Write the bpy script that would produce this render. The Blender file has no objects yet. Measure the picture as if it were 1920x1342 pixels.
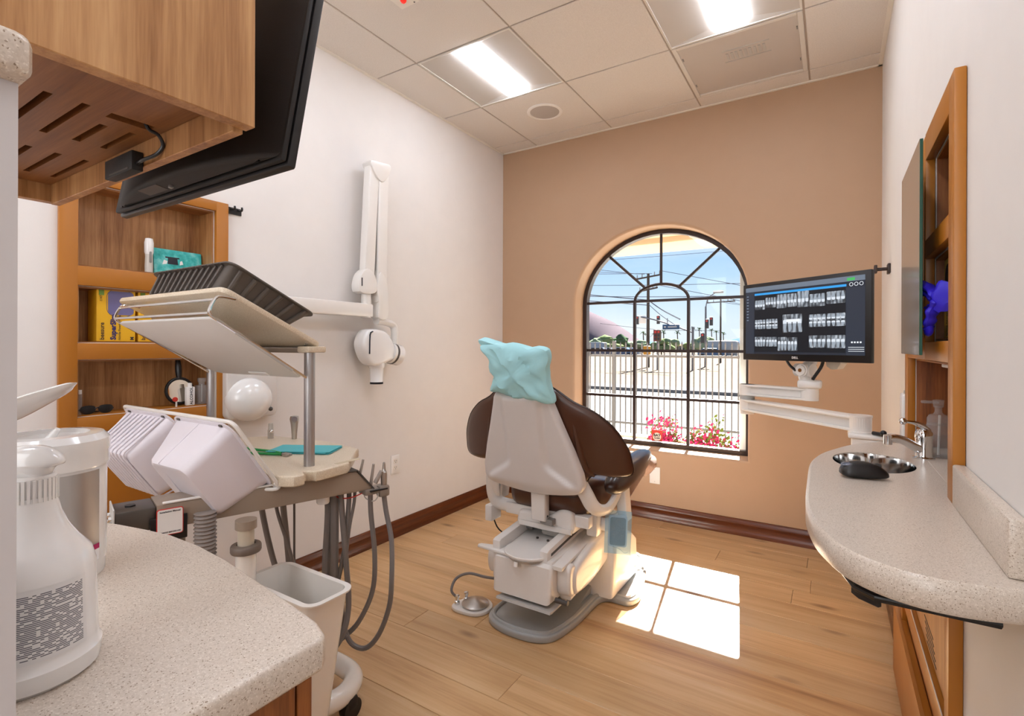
import bpy, bmesh, math, random
from mathutils import Vector, Matrix, Euler
random.seed(7)
SC = bpy.context.scene
COL = SC.collection
# ------------------------------------------------------------------ camera
CH = 1.1742
cam_d = bpy.data.cameras.new('camera')
cam = bpy.data.objects.new('camera', cam_d); COL.objects.link(cam)
cam.location = (0, 0, CH)
cam.matrix_world = Matrix.Translation((0, 0, CH)) @ Matrix.Rotation(0.5641, 4, 'Z') @ Matrix.Rotation(math.pi/2, 4, 'X') @ Matrix.Rotation(0.0039, 4, 'Z')
cam_d.sensor_fit = 'HORIZONTAL'; cam_d.sensor_width = 36
cam_d.lens = 952.4/1920*36
cam_d.shift_y = -(671-649.33)/1920
cam_d.clip_start = 0.02; cam_d.clip_end = 2000
SC.camera = cam
# ------------------------------------------------------------------ view
vs = SC.view_settings
vs.view_transform = 'Standard'; vs.look = 'None'; vs.gamma = 1; vs.use_curve_mapping = False
vs.exposure = 0.62
# ------------------------------------------------------------------ world: clear sky, pale at the horizon, thin cloud
W = bpy.data.worlds.new('sky'); SC.world = W; W.use_nodes = True
nt = W.node_tree; nt.nodes.clear()
def wn(t, **k):
    n = nt.nodes.new(t)
    for a, b in k.items(): setattr(n, a, b)
    return n
tc = wn('ShaderNodeTexCoord'); sx = wn('ShaderNodeSeparateXYZ'); nt.links.new(tc.outputs['Generated'], sx.inputs[0])
rp = wn('ShaderNodeValToRGB'); nt.links.new(sx.outputs['Z'], rp.inputs[0])
cr = rp.color_ramp
cr.elements[0].position = 0.0; cr.elements[0].color = (.78, .86, .95, 1)
cr.elements[1].position = 1.0; cr.elements[1].color = (.10, .26, .66, 1)
for p_, c_ in ((.05, (.76, .87, 1.0, 1)), (.13, (.52, .73, 1.0, 1)), (.22, (.36, .60, .98, 1))):
    e_ = cr.elements.new(p_); e_.color = c_
nz = wn('ShaderNodeTexNoise'); nz.inputs['Scale'].default_value = 3.0; nz.inputs['Detail'].default_value = 7
mpw = wn('ShaderNodeMapping'); mpw.inputs['Scale'].default_value = (1, 1, 5)
nt.links.new(tc.outputs['Generated'], mpw.inputs[0]); nt.links.new(mpw.outputs[0], nz.inputs[0])
rc = wn('ShaderNodeValToRGB'); rc.color_ramp.elements[0].position = .52; rc.color_ramp.elements[1].position = .75
rc.color_ramp.elements[1].color = (.5, .5, .5, 1)
nt.links.new(nz.outputs['Fac'], rc.inputs[0])
mx = wn('ShaderNodeMixRGB'); nt.links.new(rc.outputs[0], mx.inputs[0]); nt.links.new(rp.outputs[0], mx.inputs[1]); mx.inputs[2].default_value = (1, 1, 1, 1)
bg = wn('ShaderNodeBackground'); bg.inputs['Strength'].default_value = .74
nt.links.new(mx.outputs[0], bg.inputs[0]); ow = wn('ShaderNodeOutputWorld'); nt.links.new(bg.outputs[0], ow.inputs[0])
# ------------------------------------------------------------------ sun (35 degrees high, through the arched window)
sd = bpy.data.lights.new('sun', 'SUN'); sd.energy = 48.0; sd.angle = 0.009; sd.color = (1.0, .975, .95)
so = bpy.data.objects.new('sun', sd); COL.objects.link(so); so.location = (-2, 9, 6)
so.rotation_euler = Vector((0.1935, -1.375, -1.0)).to_track_quat('-Z', 'Y').to_euler()
LAMP = 13.0      # radiance of the ceiling diffusers
# added soft fill light, unseen, just before the wall behind the viewpoint
ad_ = bpy.data.lights.new('fill_light', 'AREA'); ad_.shape = 'RECTANGLE'; ad_.size = 2.2; ad_.size_y = 1.7; ad_.energy = 32; ad_.color = (.93, .97, 1.0)
ao_ = bpy.data.objects.new('fill_light', ad_); COL.objects.link(ao_); ao_.location = (-.9, -1.82, 1.5)
ao_.rotation_euler = (math.radians(84), 0, math.radians(8))
# ================================================================== helpers
def lin(c):
    if isinstance(c, str):
        c = c.lstrip('#'); c = tuple(int(c[i:i+2], 16)/255 for i in (0, 2, 4))
    return tuple((x/12.92 if x <= .04045 else ((x+.055)/1.055)**2.4) for x in c)
MATS = {}
def newmat(name):
    m = bpy.data.materials.new(name); m.use_nodes = True
    t = m.node_tree; b = t.nodes['Principled BSDF']
    MATS[name] = m
    return m, t, b
def N(t, typ, **k):
    n = t.nodes.new(typ)
    for a, b in k.items(): setattr(n, a, b)
    return n
def coords(t, scale=(1, 1, 1), src='Object', rnd=False):
    tc = N(t, 'ShaderNodeTexCoord'); mp = N(t, 'ShaderNodeMapping'); mp.inputs['Scale'].default_value = scale
    if rnd:
        oi = N(t, 'ShaderNodeObjectInfo'); vm = N(t, 'ShaderNodeVectorMath', operation='SCALE')
        vm.inputs[0].default_value = (37.1, 91.7, 53.3); t.links.new(oi.outputs['Random'], vm.inputs['Scale'])
        va = N(t, 'ShaderNodeVectorMath', operation='ADD'); t.links.new(tc.outputs[src], va.inputs[0]); t.links.new(vm.outputs[0], va.inputs[1])
        t.links.new(va.outputs[0], mp.inputs[0])
    else:
        t.links.new(tc.outputs[src], mp.inputs[0])
    return mp.outputs[0]
def ramp(t, fac, stops):
    r = N(t, 'ShaderNodeValToRGB'); t.links.new(fac, r.inputs[0]); c = r.color_ramp
    c.elements[0].position, c.elements[0].color = stops[0][0], (*lin(stops[0][1]), 1)
    c.elements[1].position, c.elements[1].color = stops[-1][0], (*lin(stops[-1][1]), 1)
    for p, col in stops[1:-1]:
        e = c.elements.new(p); e.color = (*lin(col), 1)
    return r.outputs[0]
def noise(t, vec, scale, detail=4, rough=.55, dist=0):
    n = N(t, 'ShaderNodeTexNoise'); t.links.new(vec, n.inputs['Vector'])
    n.inputs['Scale'].default_value = scale; n.inputs['Detail'].default_value = detail; n.inputs['Roughness'].default_value = rough
    n.inputs['Distortion'].default_value = dist
    return n.outputs['Fac']
def bump(t, b, h, s, d=.002):
    n = N(t, 'ShaderNodeBump'); n.inputs['Strength'].default_value = s; n.inputs['Distance'].default_value = d
    t.links.new(h, n.inputs['Height']); t.links.new(n.outputs[0], b.inputs['Normal'])
def plain(name, col, rough=.5, metal=0, spec=.5, bmp=None, coat=0, var=0, emit=0, alpha=1):
    """one colour with a little procedural unevenness"""
    m, t, b = newmat(name)
    v = coords(t)
    c = lin(col)
    f = noise(t, v, 9, 3)
    k = var or .03
    lo = tuple(max(0, x*(1-k)) for x in c); hi = tuple(min(1, x*(1+k)) for x in c)
    mxn = N(t, 'ShaderNodeMixRGB'); t.links.new(f, mxn.inputs[0]); mxn.inputs[1].default_value = (*lo, 1); mxn.inputs[2].default_value = (*hi, 1)
    t.links.new(mxn.outputs[0], b.inputs['Base Color'])
    b.inputs['Roughness'].default_value = rough; b.inputs['Metallic'].default_value = metal
    b.inputs['Specular IOR Level'].default_value = spec
    if coat: b.inputs['Coat Weight'].default_value = coat; b.inputs['Coat Roughness'].default_value = .08
    if bmp: bump(t, b, noise(t, v, bmp[0], 5), bmp[1])
    if emit:
        b.inputs['Emission Color'].default_value = (*c, 1); b.inputs['Emission Strength'].default_value = emit
    if alpha < 1: b.inputs['Alpha'].default_value = alpha
    return m
def wood(name, stops, axis='z', scale=1.0, rough=.38, rnd=False, knots=False):
    m, t, b = newmat(name)
    s = {'z': (1, 1, .045), 'x': (.045, 1, 1), 'y': (1, .045, 1)}[axis]
    v = coords(t, tuple(x*scale for x in s), rnd=rnd)
    f1 = noise(t, v, 22, 6, .62, .25); f2 = noise(t, v, 120, 3, .6)
    f3 = noise(t, v, 5, 2, .5, .4)
    a = N(t, 'ShaderNodeMath', operation='MULTIPLY_ADD'); t.links.new(f2, a.inputs[0]); a.inputs[1].default_value = .35 if rnd else .55; t.links.new(f1, a.inputs[2])
    a2 = N(t, 'ShaderNodeMath', operation='MULTIPLY_ADD'); t.links.new(f3, a2.inputs[0]); a2.inputs[1].default_value = .55; t.links.new(a.outputs[0], a2.inputs[2])
    src_ = a2.outputs[0]
    if not rnd:
        f4 = noise(t, v, 420, 2, .6); a4 = N(t, 'ShaderNodeMath', operation='MULTIPLY_ADD'); t.links.new(f4, a4.inputs[0]); a4.inputs[1].default_value = .30; t.links.new(src_, a4.inputs[2]); src_ = a4.outputs[0]
    a3 = N(t, 'ShaderNodeMath', operation='MULTIPLY_ADD'); t.links.new(src_, a3.inputs[0]); a3.inputs[1].default_value = 1.0 if rnd else 1.25; a3.inputs[2].default_value = -.45 if rnd else -1.0
    col = ramp(t, a3.outputs[0], stops)
    if rnd:
        oi = N(t, 'ShaderNodeObjectInfo'); hv = N(t, 'ShaderNodeHueSaturation')
        mr = N(t, 'ShaderNodeMapRange'); t.links.new(oi.outputs['Random'], mr.inputs[0]); mr.inputs[3].default_value = .86; mr.inputs[4].default_value = 1.1
        t.links.new(mr.outputs[0], hv.inputs['Value']); t.links.new(col, hv.inputs['Color']); col = hv.outputs[0]
    if knots:
        kv = coords(t, (1.6, 4.5, 4.5), rnd=rnd)
        vo = N(t, 'ShaderNodeTexVoronoi'); vo.inputs['Scale'].default_value = 1.5; t.links.new(kv, vo.inputs['Vector'])
        kf = N(t, 'ShaderNodeMapRange'); t.links.new(vo.outputs['Distance'], kf.inputs[0]); kf.inputs[1].default_value = .03; kf.inputs[2].default_value = .16; kf.inputs[3].default_value = .75; kf.inputs[4].default_value = 0
        km = N(t, 'ShaderNodeMixRGB'); t.links.new(kf.outputs[0], km.inputs[0]); t.links.new(col, km.inputs[1]); km.inputs[2].default_value = (*lin('#6a4426'), 1)
        col = km.outputs[0]
    t.links.new(col, b.inputs['Base Color']); b.inputs['Roughness'].default_value = rough
    bump(t, b, f2, .08, .001)
    return m
def quartz(name, base, dark, light):
    m, t, b = newmat(name)
    v = coords(t)
    vo = N(t, 'ShaderNodeTexVoronoi'); vo.inputs['Scale'].default_value = 900; t.links.new(v, vo.inputs['Vector'])
    sp = N(t, 'ShaderNodeSeparateColor'); t.links.new(vo.outputs['Color'], sp.inputs[0])
    c = ramp(t, sp.outputs[0], [(.0, dark), (.025, dark), (.06, base), (.85, base), (.93, light), (1, light)])
    f = noise(t, v, 300, 4)
    mxn = N(t, 'ShaderNodeMixRGB', blend_type='MULTIPLY'); mxn.inputs[0].default_value = .25; t.links.new(c, mxn.inputs[1])
    c2 = ramp(t, f, [(.35, '#b9ab98'), (.6, '#ffffff')]); t.links.new(c2, mxn.inputs[2])
    t.links.new(mxn.outputs[0], b.inputs['Base Color']); b.inputs['Roughness'].default_value = .28
    return m
def clear(name, tint=(1, 1, 1), gloss=.06, rough=.02):
    """thin clear sheet: lets light straight through, with a weak mirror reflection"""
    m = bpy.data.materials.new(name); m.use_nodes = True; t = m.node_tree; t.nodes.clear(); MATS[name] = m
    tr = N(t, 'ShaderNodeBsdfTransparent'); tr.inputs[0].default_value = (*tint, 1)
    gl = N(t, 'ShaderNodeBsdfGlossy'); gl.inputs['Roughness'].default_value = rough
    lw = N(t, 'ShaderNodeLayerWeight'); lw.inputs[0].default_value = .25
    mr = N(t, 'ShaderNodeMath', operation='MULTIPLY_ADD'); t.links.new(lw.outputs['Fresnel'], mr.inputs[0]); mr.inputs[1].default_value = .30; mr.inputs[2].default_value = gloss*.15
    ms = N(t, 'ShaderNodeMixShader'); t.links.new(mr.outputs[0], ms.inputs[0]); t.links.new(tr.outputs[0], ms.inputs[1]); t.links.new(gl.outputs[0], ms.inputs[2])
    o = N(t, 'ShaderNodeOutputMaterial'); t.links.new(ms.outputs[0], o.inputs[0])
    return m
def film(name, col, keep):
    """tinted see-through plastic: part diffuse, part transparent"""
    m = bpy.data.materials.new(name); m.use_nodes = True; t = m.node_tree; t.nodes.clear(); MATS[name] = m
    tr = N(t, 'ShaderNodeBsdfTransparent'); tr.inputs[0].default_value = (*lin(col), 1)
    pb = N(t, 'ShaderNodeBsdfPrincipled'); pb.inputs['Base Color'].default_value = (*lin(col), 1); pb.inputs['Roughness'].default_value = .15
    ms = N(t, 'ShaderNodeMixShader'); ms.inputs[0].default_value = keep; t.links.new(tr.outputs[0], ms.inputs[1]); t.links.new(pb.outputs[0], ms.inputs[2])
    o = N(t, 'ShaderNodeOutputMaterial'); t.links.new(ms.outputs[0], o.inputs[0])
    return m
# ------------------------------------------------------------------ mesh builder
class B:
    def __init__(self, xf=None):
        self.bm = bmesh.new(); self.xf = xf
    def add(self, tmp, xf=None):
        if xf is not None: tmp.transform(xf)
        me = bpy.data.meshes.new('tmp'); tmp.to_mesh(me); tmp.free(); self.bm.from_mesh(me); bpy.data.meshes.remove(me)
        return self
    def box(self, x0, x1, y0, y1, z0, z1, bev=0, seg=2, xf=None):
        t = bmesh.new(); bmesh.ops.create_cube(t, size=1)
        bmesh.ops.scale(t, vec=(abs(x1-x0), abs(y1-y0), abs(z1-z0)), verts=t.verts)
        bmesh.ops.translate(t, vec=((x0+x1)/2, (y0+y1)/2, (z0+z1)/2), verts=t.verts)
        if bev: bmesh.ops.bevel(t, geom=t.edges[:]+t.verts[:], offset=bev, segments=seg, affect='EDGES', profile=.5)
        return self.add(t, xf)
    def cyl(self, p0, p1, r0, r1=None, n=24, caps=True):
        r1 = r0 if r1 is None else r1
        p0, p1 = Vector(p0), Vector(p1); d = p1-p0
        t = bmesh.new(); bmesh.ops.create_cone(t, cap_ends=caps, segments=n, radius1=r0, radius2=r1, depth=d.length)
        q = Vector((0, 0, 1)).rotation_difference(d)
        return self.add(t, Matrix.Translation((p0+p1)/2) @ q.to_matrix().to_4x4())
    def sph(self, c, r, n=16, xf=None):
        if not hasattr(r, '__len__'): r = (r, r, r)
        t = bmesh.new(); bmesh.ops.create_uvsphere(t, u_segments=n, v_segments=max(6, n//2), radius=1)
        M = Matrix.Translation(c) @ Matrix.Diagonal((*r, 1))
        return self.add(t, M if xf is None else xf @ M)
    def lathe(self, prof, c=(0, 0, 0), n=28, xf=None, sx=1, sy=1):
        t = bmesh.new(); rings = []
        for r, z in prof:
            if r < 1e-6: rings.append([t.verts.new((0, 0, z))])
            else: rings.append([t.verts.new((r*sx*math.cos(2*math.pi*i/n), r*sy*math.sin(2*math.pi*i/n), z)) for i in range(n)])
        for a, b in zip(rings, rings[1:]):
            for i in range(n):
                j = (i+1) % n
                if len(a) == 1 and len(b) == 1: continue
                if len(a) == 1: t.faces.new((a[0], b[j], b[i]))
                elif len(b) == 1: t.faces.new((a[i], a[j], b[0]))
                else: t.faces.new((a[i], a[j], b[j], b[i]))
        bmesh.ops.recalc_face_normals(t, faces=t.faces)
        M = Matrix.Translation(c)
        return self.add(t, M if xf is None else M @ xf)
    def prism(self, poly, h0, h1, plane='xy', bev=0, seg=2, xf=None, side=None):
        """poly 2d extruded; 'xy' along z, 'yz' along x, 'xz' along y"""
        f = {'xy': lambda a, b, h: (a, b, h), 'yz': lambda a, b, h: (h, a, b), 'xz': lambda a, b, h: (a, h, b)}[plane]
        t = bmesh.new(); n = len(poly)
        lo = [t.verts.new(f(a, b, h0)) for a, b in poly]; hi = [t.verts.new(f(a, b, h1)) for a, b in poly]
        t.faces.new(lo[::-1]); t.faces.new(hi)
        for i in range(n): t.faces.new((lo[i], lo[(i+1) % n], hi[(i+1) % n], hi[i]))
        bmesh.ops.recalc_face_normals(t, faces=t.faces)
        if bev:
            es = [e for e in t.edges if (e.verts[0] in lo) == (e.verts[1] in lo)] if side is None else [e for e in t.edges if all(v in hi for v in e.verts)]
            bmesh.ops.bevel(t, geom=es, offset=bev, segments=seg, affect='EDGES', profile=.5)
        return self.add(t, xf)
    def tube(self, pts, r, n=10, closed=False, smooth=0, flat=None):
        pts = [Vector(p) for p in pts]
        if smooth:
            P = pts; out = []
            m = len(P); rng = range(m) if closed else range(m-1)
            for i in rng:
                p0 = P[(i-1) % m] if closed or i > 0 else P[0]; p1 = P[i]; p2 = P[(i+1) % m]
                p3 = P[(i+2) % m] if closed or i+2 < m else P[-1]
                for k in range(smooth):
                    s = k/smooth
                    out.append(.5*((2*p1)+(-p0+p2)*s+(2*p0-5*p1+4*p2-p3)*s*s+(-p0+3*p1-3*p2+p3)*s**3))
            if not closed: out.append(P[-1])
            pts = out
        t = bmesh.new(); rings = []; m = len(pts); up = None
        for i, p in enumerate(pts):
            a = pts[(i-1) % m] if closed or i > 0 else p; b = pts[(i+1) % m] if closed or i < m-1 else p
            d = (b-a)
            d = d.normalized() if d.length > 1e-9 else Vector((0, 0, 1))
            if up is None:
                up = Vector((0, 0, 1)) if abs(d.z) < .9 else Vector((1, 0, 0))
            s = d.cross(up); s.normalize(); up = s.cross(d).normalized()
            rr = r(i/(m-1)) if callable(r) else r
            ra, rb = (rr, rr) if flat is None else (rr*flat[0], rr*flat[1])
            rings.append([t.verts.new(p+s*(ra*math.cos(2*math.pi*k/n))+up*(rb*math.sin(2*math.pi*k/n))) for k in range(n)])
        for i in range(m if closed else m-1):
            a, b = rings[i], rings[(i+1) % m]
            for k in range(n): t.faces.new((a[k], a[(k+1) % n], b[(k+1) % n], b[k]))
        if not closed: t.faces.new(rings[0][::-1]); t.faces.new(rings[-1])
        bmesh.ops.recalc_face_normals(t, faces=t.faces)
        return self.add(t)
    def pillow(self, outline, ctr, f, tf, tb, n=7, pw=.5):
        """closed soft shape: outline (2d) shrunk in rings to ctr; f(a,b,h)->3d, h from -tb to +tf"""
        t = bmesh.new(); m = len(outline)
        ss = [math.cos(math.pi/2*k/n) for k in range(n)]
        def ring(s, h): return [t.verts.new(f(ctr[0]+(a-ctr[0])*s, ctr[1]+(b-ctr[1])*s, h)) for a, b in outline]
        mid = ring(1, 0)
        for sg, th in ((1, tf), (-1, tb)):
            prev = mid
            for s in ss[1:]:
                cur = ring(s, sg*th*(1-s*s)**pw)
                for i in range(m):
                    j = (i+1) % m; t.faces.new((prev[i], prev[j], cur[j], cur[i]))
                prev = cur
            c = t.verts.new(f(ctr[0], ctr[1], sg*th))
            for i in range(m): t.faces.new((prev[i], prev[(i+1) % m], c))
        bmesh.ops.recalc_face_normals(t, faces=t.faces)
        return self.add(t)
    def grid(self, fn, nu, nv, closed_u=False):
        t = bmesh.new(); V = [[t.verts.new(fn(i/(nu-(0 if closed_u else 1)), j/(nv-1))) for i in range(nu)] for j in range(nv)]
        for j in range(nv-1):
            for i in range(nu if closed_u else nu-1):
                k = (i+1) % nu; t.faces.new((V[j][i], V[j][k], V[j+1][k], V[j+1][i]))
        return self.add(t)
    def face(self, pts):
        t = bmesh.new(); t.faces.new([t.verts.new(p) for p in pts]); return self.add(t)
def mesh_of(b, name, origin, ang=35):
    if b.xf is not None: b.bm.transform(b.xf)
    if origin is not None: bmesh.ops.translate(b.bm, vec=(-origin[0], -origin[1], -origin[2]), verts=b.bm.verts)
    lim = math.radians(ang)
    for f in b.bm.faces: f.smooth = True
    for e in b.bm.edges:
        if len(e.link_faces) == 2: e.smooth = e.calc_face_angle(0) < lim
        else: e.smooth = True
    me = bpy.data.meshes.new(name); b.bm.to_mesh(me); b.bm.free()
    return me
def root_loc(o):
    p = Vector((0, 0, 0))
    while o is not None: p += o.location; o = o.parent
    return p
def part(name, b, mat, parent, label=None, kind=None, ang=35, mods=None):
    me = mesh_of(b, name, root_loc(parent), ang)
    o = bpy.data.objects.new(name, me); COL.objects.link(o); o.parent = parent
    me.materials.append(mat)
    if label: o['label'] = label
    if kind: o['kind'] = kind
    return o
def thing(name, label, cat, loc, group=None):
    o = bpy.data.objects.new(name, None); COL.objects.link(o); o.location = loc
    o.empty_display_size = .05
    o['label'] = label; o['category'] = cat
    if group: o['group'] = group
    return o
def solo(name, b, mat, label, cat, loc=(0, 0, 0), group=None, ang=35, kind=None):
    me = mesh_of(b, name, loc, ang); o = bpy.data.objects.new(name, me); COL.objects.link(o); o.location = loc
    me.materials.append(mat); o['label'] = label; o['category'] = cat
    if group: o['group'] = group
    if kind: o['kind'] = kind
    return o
def struct(name, b, mat, label, ang=35, loc=(0, 0, 0)):
    o = solo(name, b, mat, label, name.split('_')[0], loc, None, ang); o['kind'] = 'structure'
    return o
def dup(root, loc, label=None, group=None, dz=None):
    r = root.copy(); COL.objects.link(r); r.location = loc
    if label: r['label'] = label
    if group: r['group'] = group
    for ch in list(root.children):
        c = ch.copy(); COL.objects.link(c); c.parent = r
        for g in list(ch.children):
            d = g.copy(); COL.objects.link(d); d.parent = c
    return r
def text(name, body, size, origin, right, up, mat, parent, align='LEFT', ext=.0002, bold=0):
    """flat lettering: origin = baseline start, right/up = directions in the world"""
    cu = bpy.data.curves.new(name, 'FONT'); cu.body = body; cu.size = size; cu.align_x = align; cu.extrude = ext; cu.offset = bold
    cu.resolution_u = 2
    tmp = bpy.data.objects.new('tmp', cu); COL.objects.link(tmp)
    dg = bpy.context.evaluated_depsgraph_get(); me = bpy.data.meshes.new_from_object(tmp.evaluated_get(dg))
    bpy.data.objects.remove(tmp); bpy.data.curves.remove(cu)
    me.name = name
    r = Vector(right).normalized(); u = Vector(up).normalized(); n = r.cross(u)
    M = Matrix((( r.x, u.x, n.x, origin[0]), (r.y, u.y, n.y, origin[1]), (r.z, u.z, n.z, origin[2]), (0, 0, 0, 1)))
    me.transform(Matrix.Translation(-root_loc(parent)) @ M)
    o = bpy.data.objects.new(name, me); COL.objects.link(o); o.parent = parent
    me.materials.clear(); me.materials.append(mat)
    return o
def rrect(x0, x1, y0, y1, r, n=5):
    P = []
    for cx, cy, a in ((x1-r, y1-r, 0), (x0+r, y1-r, 90), (x0+r, y0+r, 180), (x1-r, y0+r, 270)):
        for k in range(n+1):
            t = math.radians(a+90*k/n); P.append((cx+r*math.cos(t), cy+r*math.sin(t)))
    return P
def spline2(P, k=5, closed=True):
    out = []; m = len(P)
    for i in range(m if closed else m-1):
        p0, p1, p2, p3 = P[(i-1) % m] if closed or i else P[0], P[i], P[(i+1) % m], P[(i+2) % m] if closed or i+2 < m else P[-1]
        for j in range(k):
            s = j/k
            out.append(tuple(.5*((2*p1[d])+(-p0[d]+p2[d])*s+(2*p0[d]-5*p1[d]+4*p2[d]-p3[d])*s*s+(-p0[d]+3*p1[d]-3*p2[d]+p3[d])*s**3) for d in (0, 1)))
    if not closed: out.append(P[-1])
    return out
# ================================================================== materials
wall_w = plain('painted_wall_cream', '#e5e0db', .62, spec=.3, bmp=(160, .04))
wall_l = plain('painted_wall_left', '#e7e1dc', .55, spec=.35, bmp=(160, .04))
wall_t = plain('painted_wall_tan', '#b9987b', .55, spec=.35, bmp=(160, .04))
trimw = plain('white_trim', '#e9e2d8', .45)
grid_m = plain('grid_bar_metal', '#b5a79a', .5)
def tile_mat():
    m, t, b = newmat('mineral_fibre_tile'); v = coords(t, rnd=True)
    f = noise(t, v, 260, 3, .7); c = ramp(t, f, [(.3, '#d3cbc4'), (.6, '#e0d9d2'), (.75, '#e5dfd9')])
    t.links.new(c, b.inputs['Base Color']); b.inputs['Roughness'].default_value = .9; bump(t, b, f, .25, .001); return m
tile_m = tile_mat()
plank_m = wood('oak_floor_plank', [(.0, '#8f6540'), (.27, '#b98d5f'), (.5, '#d0a777'), (.75, '#dcb78a'), (1, '#e6c69d')], 'x', .8, .30, rnd=True, knots=True)
subfl = plain('floor_joint', '#4a3322', .8)
base_m = wood('mahogany_skirting', [(0, '#3a1808'), (.5, '#5c2a10'), (1, '#743b1a')], 'y', 1, .25)
base_x = wood('mahogany_skirting_far', [(0, '#3a1808'), (.5, '#5c2a10'), (1, '#743b1a')], 'x', 1, .25)
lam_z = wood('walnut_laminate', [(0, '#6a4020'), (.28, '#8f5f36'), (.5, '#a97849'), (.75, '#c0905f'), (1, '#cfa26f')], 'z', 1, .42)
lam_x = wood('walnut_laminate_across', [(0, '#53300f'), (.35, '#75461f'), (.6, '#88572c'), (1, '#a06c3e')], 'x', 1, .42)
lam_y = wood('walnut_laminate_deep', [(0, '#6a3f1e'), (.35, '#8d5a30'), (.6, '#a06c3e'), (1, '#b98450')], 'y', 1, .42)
teak = wood('warm_walnut_front', [(0, '#4f2808'), (.3, '#7a4215'), (.55, '#945523'), (.8, '#a5652e'), (1, '#b0733a')], 'z', 1.3, .4)
orange = plain('ochre_laminate', '#ad6c1e', .38, bmp=(300, .03))
ochre_in = plain('ochre_laminate_side', '#bd7a2c', .38)
quartz_m = quartz('beige_quartz', '#d4c6b7', '#957f69', '#e5dacd')
corian = quartz('cream_solid_surface', '#e0d0b8', '#c2ab8a', '#efe3d0')
wplast = plain('white_plastic', '#ece8e4', .32)
wgloss = plain('white_gloss_plastic', '#eeebe8', .15, coat=.4)
wmetal = plain('white_enamel', '#ebe6e0', .28, coat=.3)
ivory = plain('ivory_enamel', '#f2ece4', .2, coat=.5)
lav = plain('lavender_white_plastic', '#e2dbe1', .42)
greyp = plain('grey_plastic', '#8b8783', .45)
lgrey = plain('light_grey_plastic', '#b9b5b0', .4)
dgrey = plain('charcoal_plastic', '#4a4440', .5)
tubg = plain('brown_grey_plastic', '#5a514a', .55, bmp=(400, .05))
black = plain('black_plastic', '#141213', .35)
blackm = plain('matte_black_plastic', '#1b1716', .6, bmp=(500, .1))
taupe = plain('taupe_enamel', '#978676', .4)
taupe_d = plain('dark_taupe_plastic', '#74675d', .45)
chrome = plain('chrome', '#dedede', .08, metal=1)
steel = plain('brushed_steel', '#bdb9b4', .32, metal=1)
alum = plain('satin_aluminium', '#b6b3b3', .38, metal=.9)
hose_m = plain('grey_rubber_hose', '#77706d', .45)
leather = plain('brown_leather', '#4a2a1b', .30, bmp=(14, .3), coat=.2, var=.1)
leather_d = plain('dark_brown_leather', '#342019', .28, coat=.2, var=.1)
lowm = plain('chair_lower_white', '#e9e4df', .28, coat=.4)
shellm = plain('chair_shell_white', '#d6cfcb', .3, coat=.35)
baseg = plain('chair_base_grey', '#a4a6a5', .35, coat=.2)
teal = plain('teal_paper', '#a9dde4', .75, bmp=(30, .25))
teal_d = plain('turquoise_card', '#4fb7bf', .6)
green = plain('green_silicone', '#1f9a4c', .35)
yellow = plain('yellow_carton', '#e7b01d', .5)
violet = plain('violet_nitrile', '#2f1fc4', .45, bmp=(60, .4))
violet_g = plain('violet_print', '#6f6a94', .5)
ink = plain('dark_print', '#20212b', .6)
inkb = plain('blue_print', '#2c2a66', .6)
magenta = plain('magenta_print', '#b5175c', .5)
red = plain('red_print', '#c9342a', .5)
darkf = plain('window_frame_bronze', '#2b1a16', .4)
glass = clear('window_glass', (.97, .985, .98))
clearp = clear('clear_plastic', (.86, .88, .89), .12)
clearb = film('clear_bottle_plastic', '#eeecea', .18)
mirror = plain('mirror_silver', '#dcd6cc', .02, metal=1)
glass_g = plain('mirror_edge_green', '#0f4a38', .15)
bluefilm = film('blue_barrier_film', '#dff1fb', .20)
filmc = film('clear_plastic_cover', '#cdb9ad', .35)
# ================================================================== room shell
XL, XR, YF, H, YB = -2.276, .224, 3.453, 2.732, -1.9
# floor: oak planks laid along X, each its own piece
fl = struct('floor', B().box(XL-.02, XR+.02, YB, YF+.02, -.03, -.004), subfl, 'oak plank floor of the treatment room')
PW = .157
def rowgen():
    k = 0; y = 2.972 - 40*PW
    while y < YF+.02:
        if y+PW > YB: yield k, y
        y += PW; k += 1
plank_cache = {}
for k, y in rowgen():
    y0, y1 = max(y, YB)+.0007, min(y+PW, YF)-.0007
    if y1-y0 < .01: continue
    x = XL - random.uniform(.1, 1.45)
    fixed = {40: [-.548], 39: [-.09], 31: [-1.52]}.get(k)
    cuts = [XL]
    if fixed:
        c = fixed[0]
        while c-1.5 > XL: c -= 1.5
        while c < XR: cuts.append(c); c += 1.5
    else:
        c = x
        while c < XR:
            if c > XL+.05: cuts.append(c)
            c += 1.5
    cuts.append(XR)
    for a, b in zip(cuts, cuts[1:]):
        if b-a < .02: continue
        key = (round(b-a, 2), round(y1-y0, 3))
        cx, cy = (a+b)/2, (y0+y1)/2
        if key not in plank_cache:
            hx, hy = (b-a)/2-.0006, (y1-y0)/2
            bb = B(); bb.prism([(-hx, -hy), (hx, -hy), (hx, hy), (-hx, hy)], -.006, 0, 'xy')
            t = bb.bm
            es = [e for e in t.edges if all(v.co.z > -.001 for v in e.verts)]
            bmesh.ops.bevel(t, geom=es, offset=.0012, segments=1, affect='EDGES')
            me = mesh_of(bb, 'plank', None); me.materials.append(plank_m); plank_cache[key] = me
        o = bpy.data.objects.new('plank', plank_cache[key]); COL.objects.link(o); o.parent = fl; o.location = (cx, cy, 0)
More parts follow.
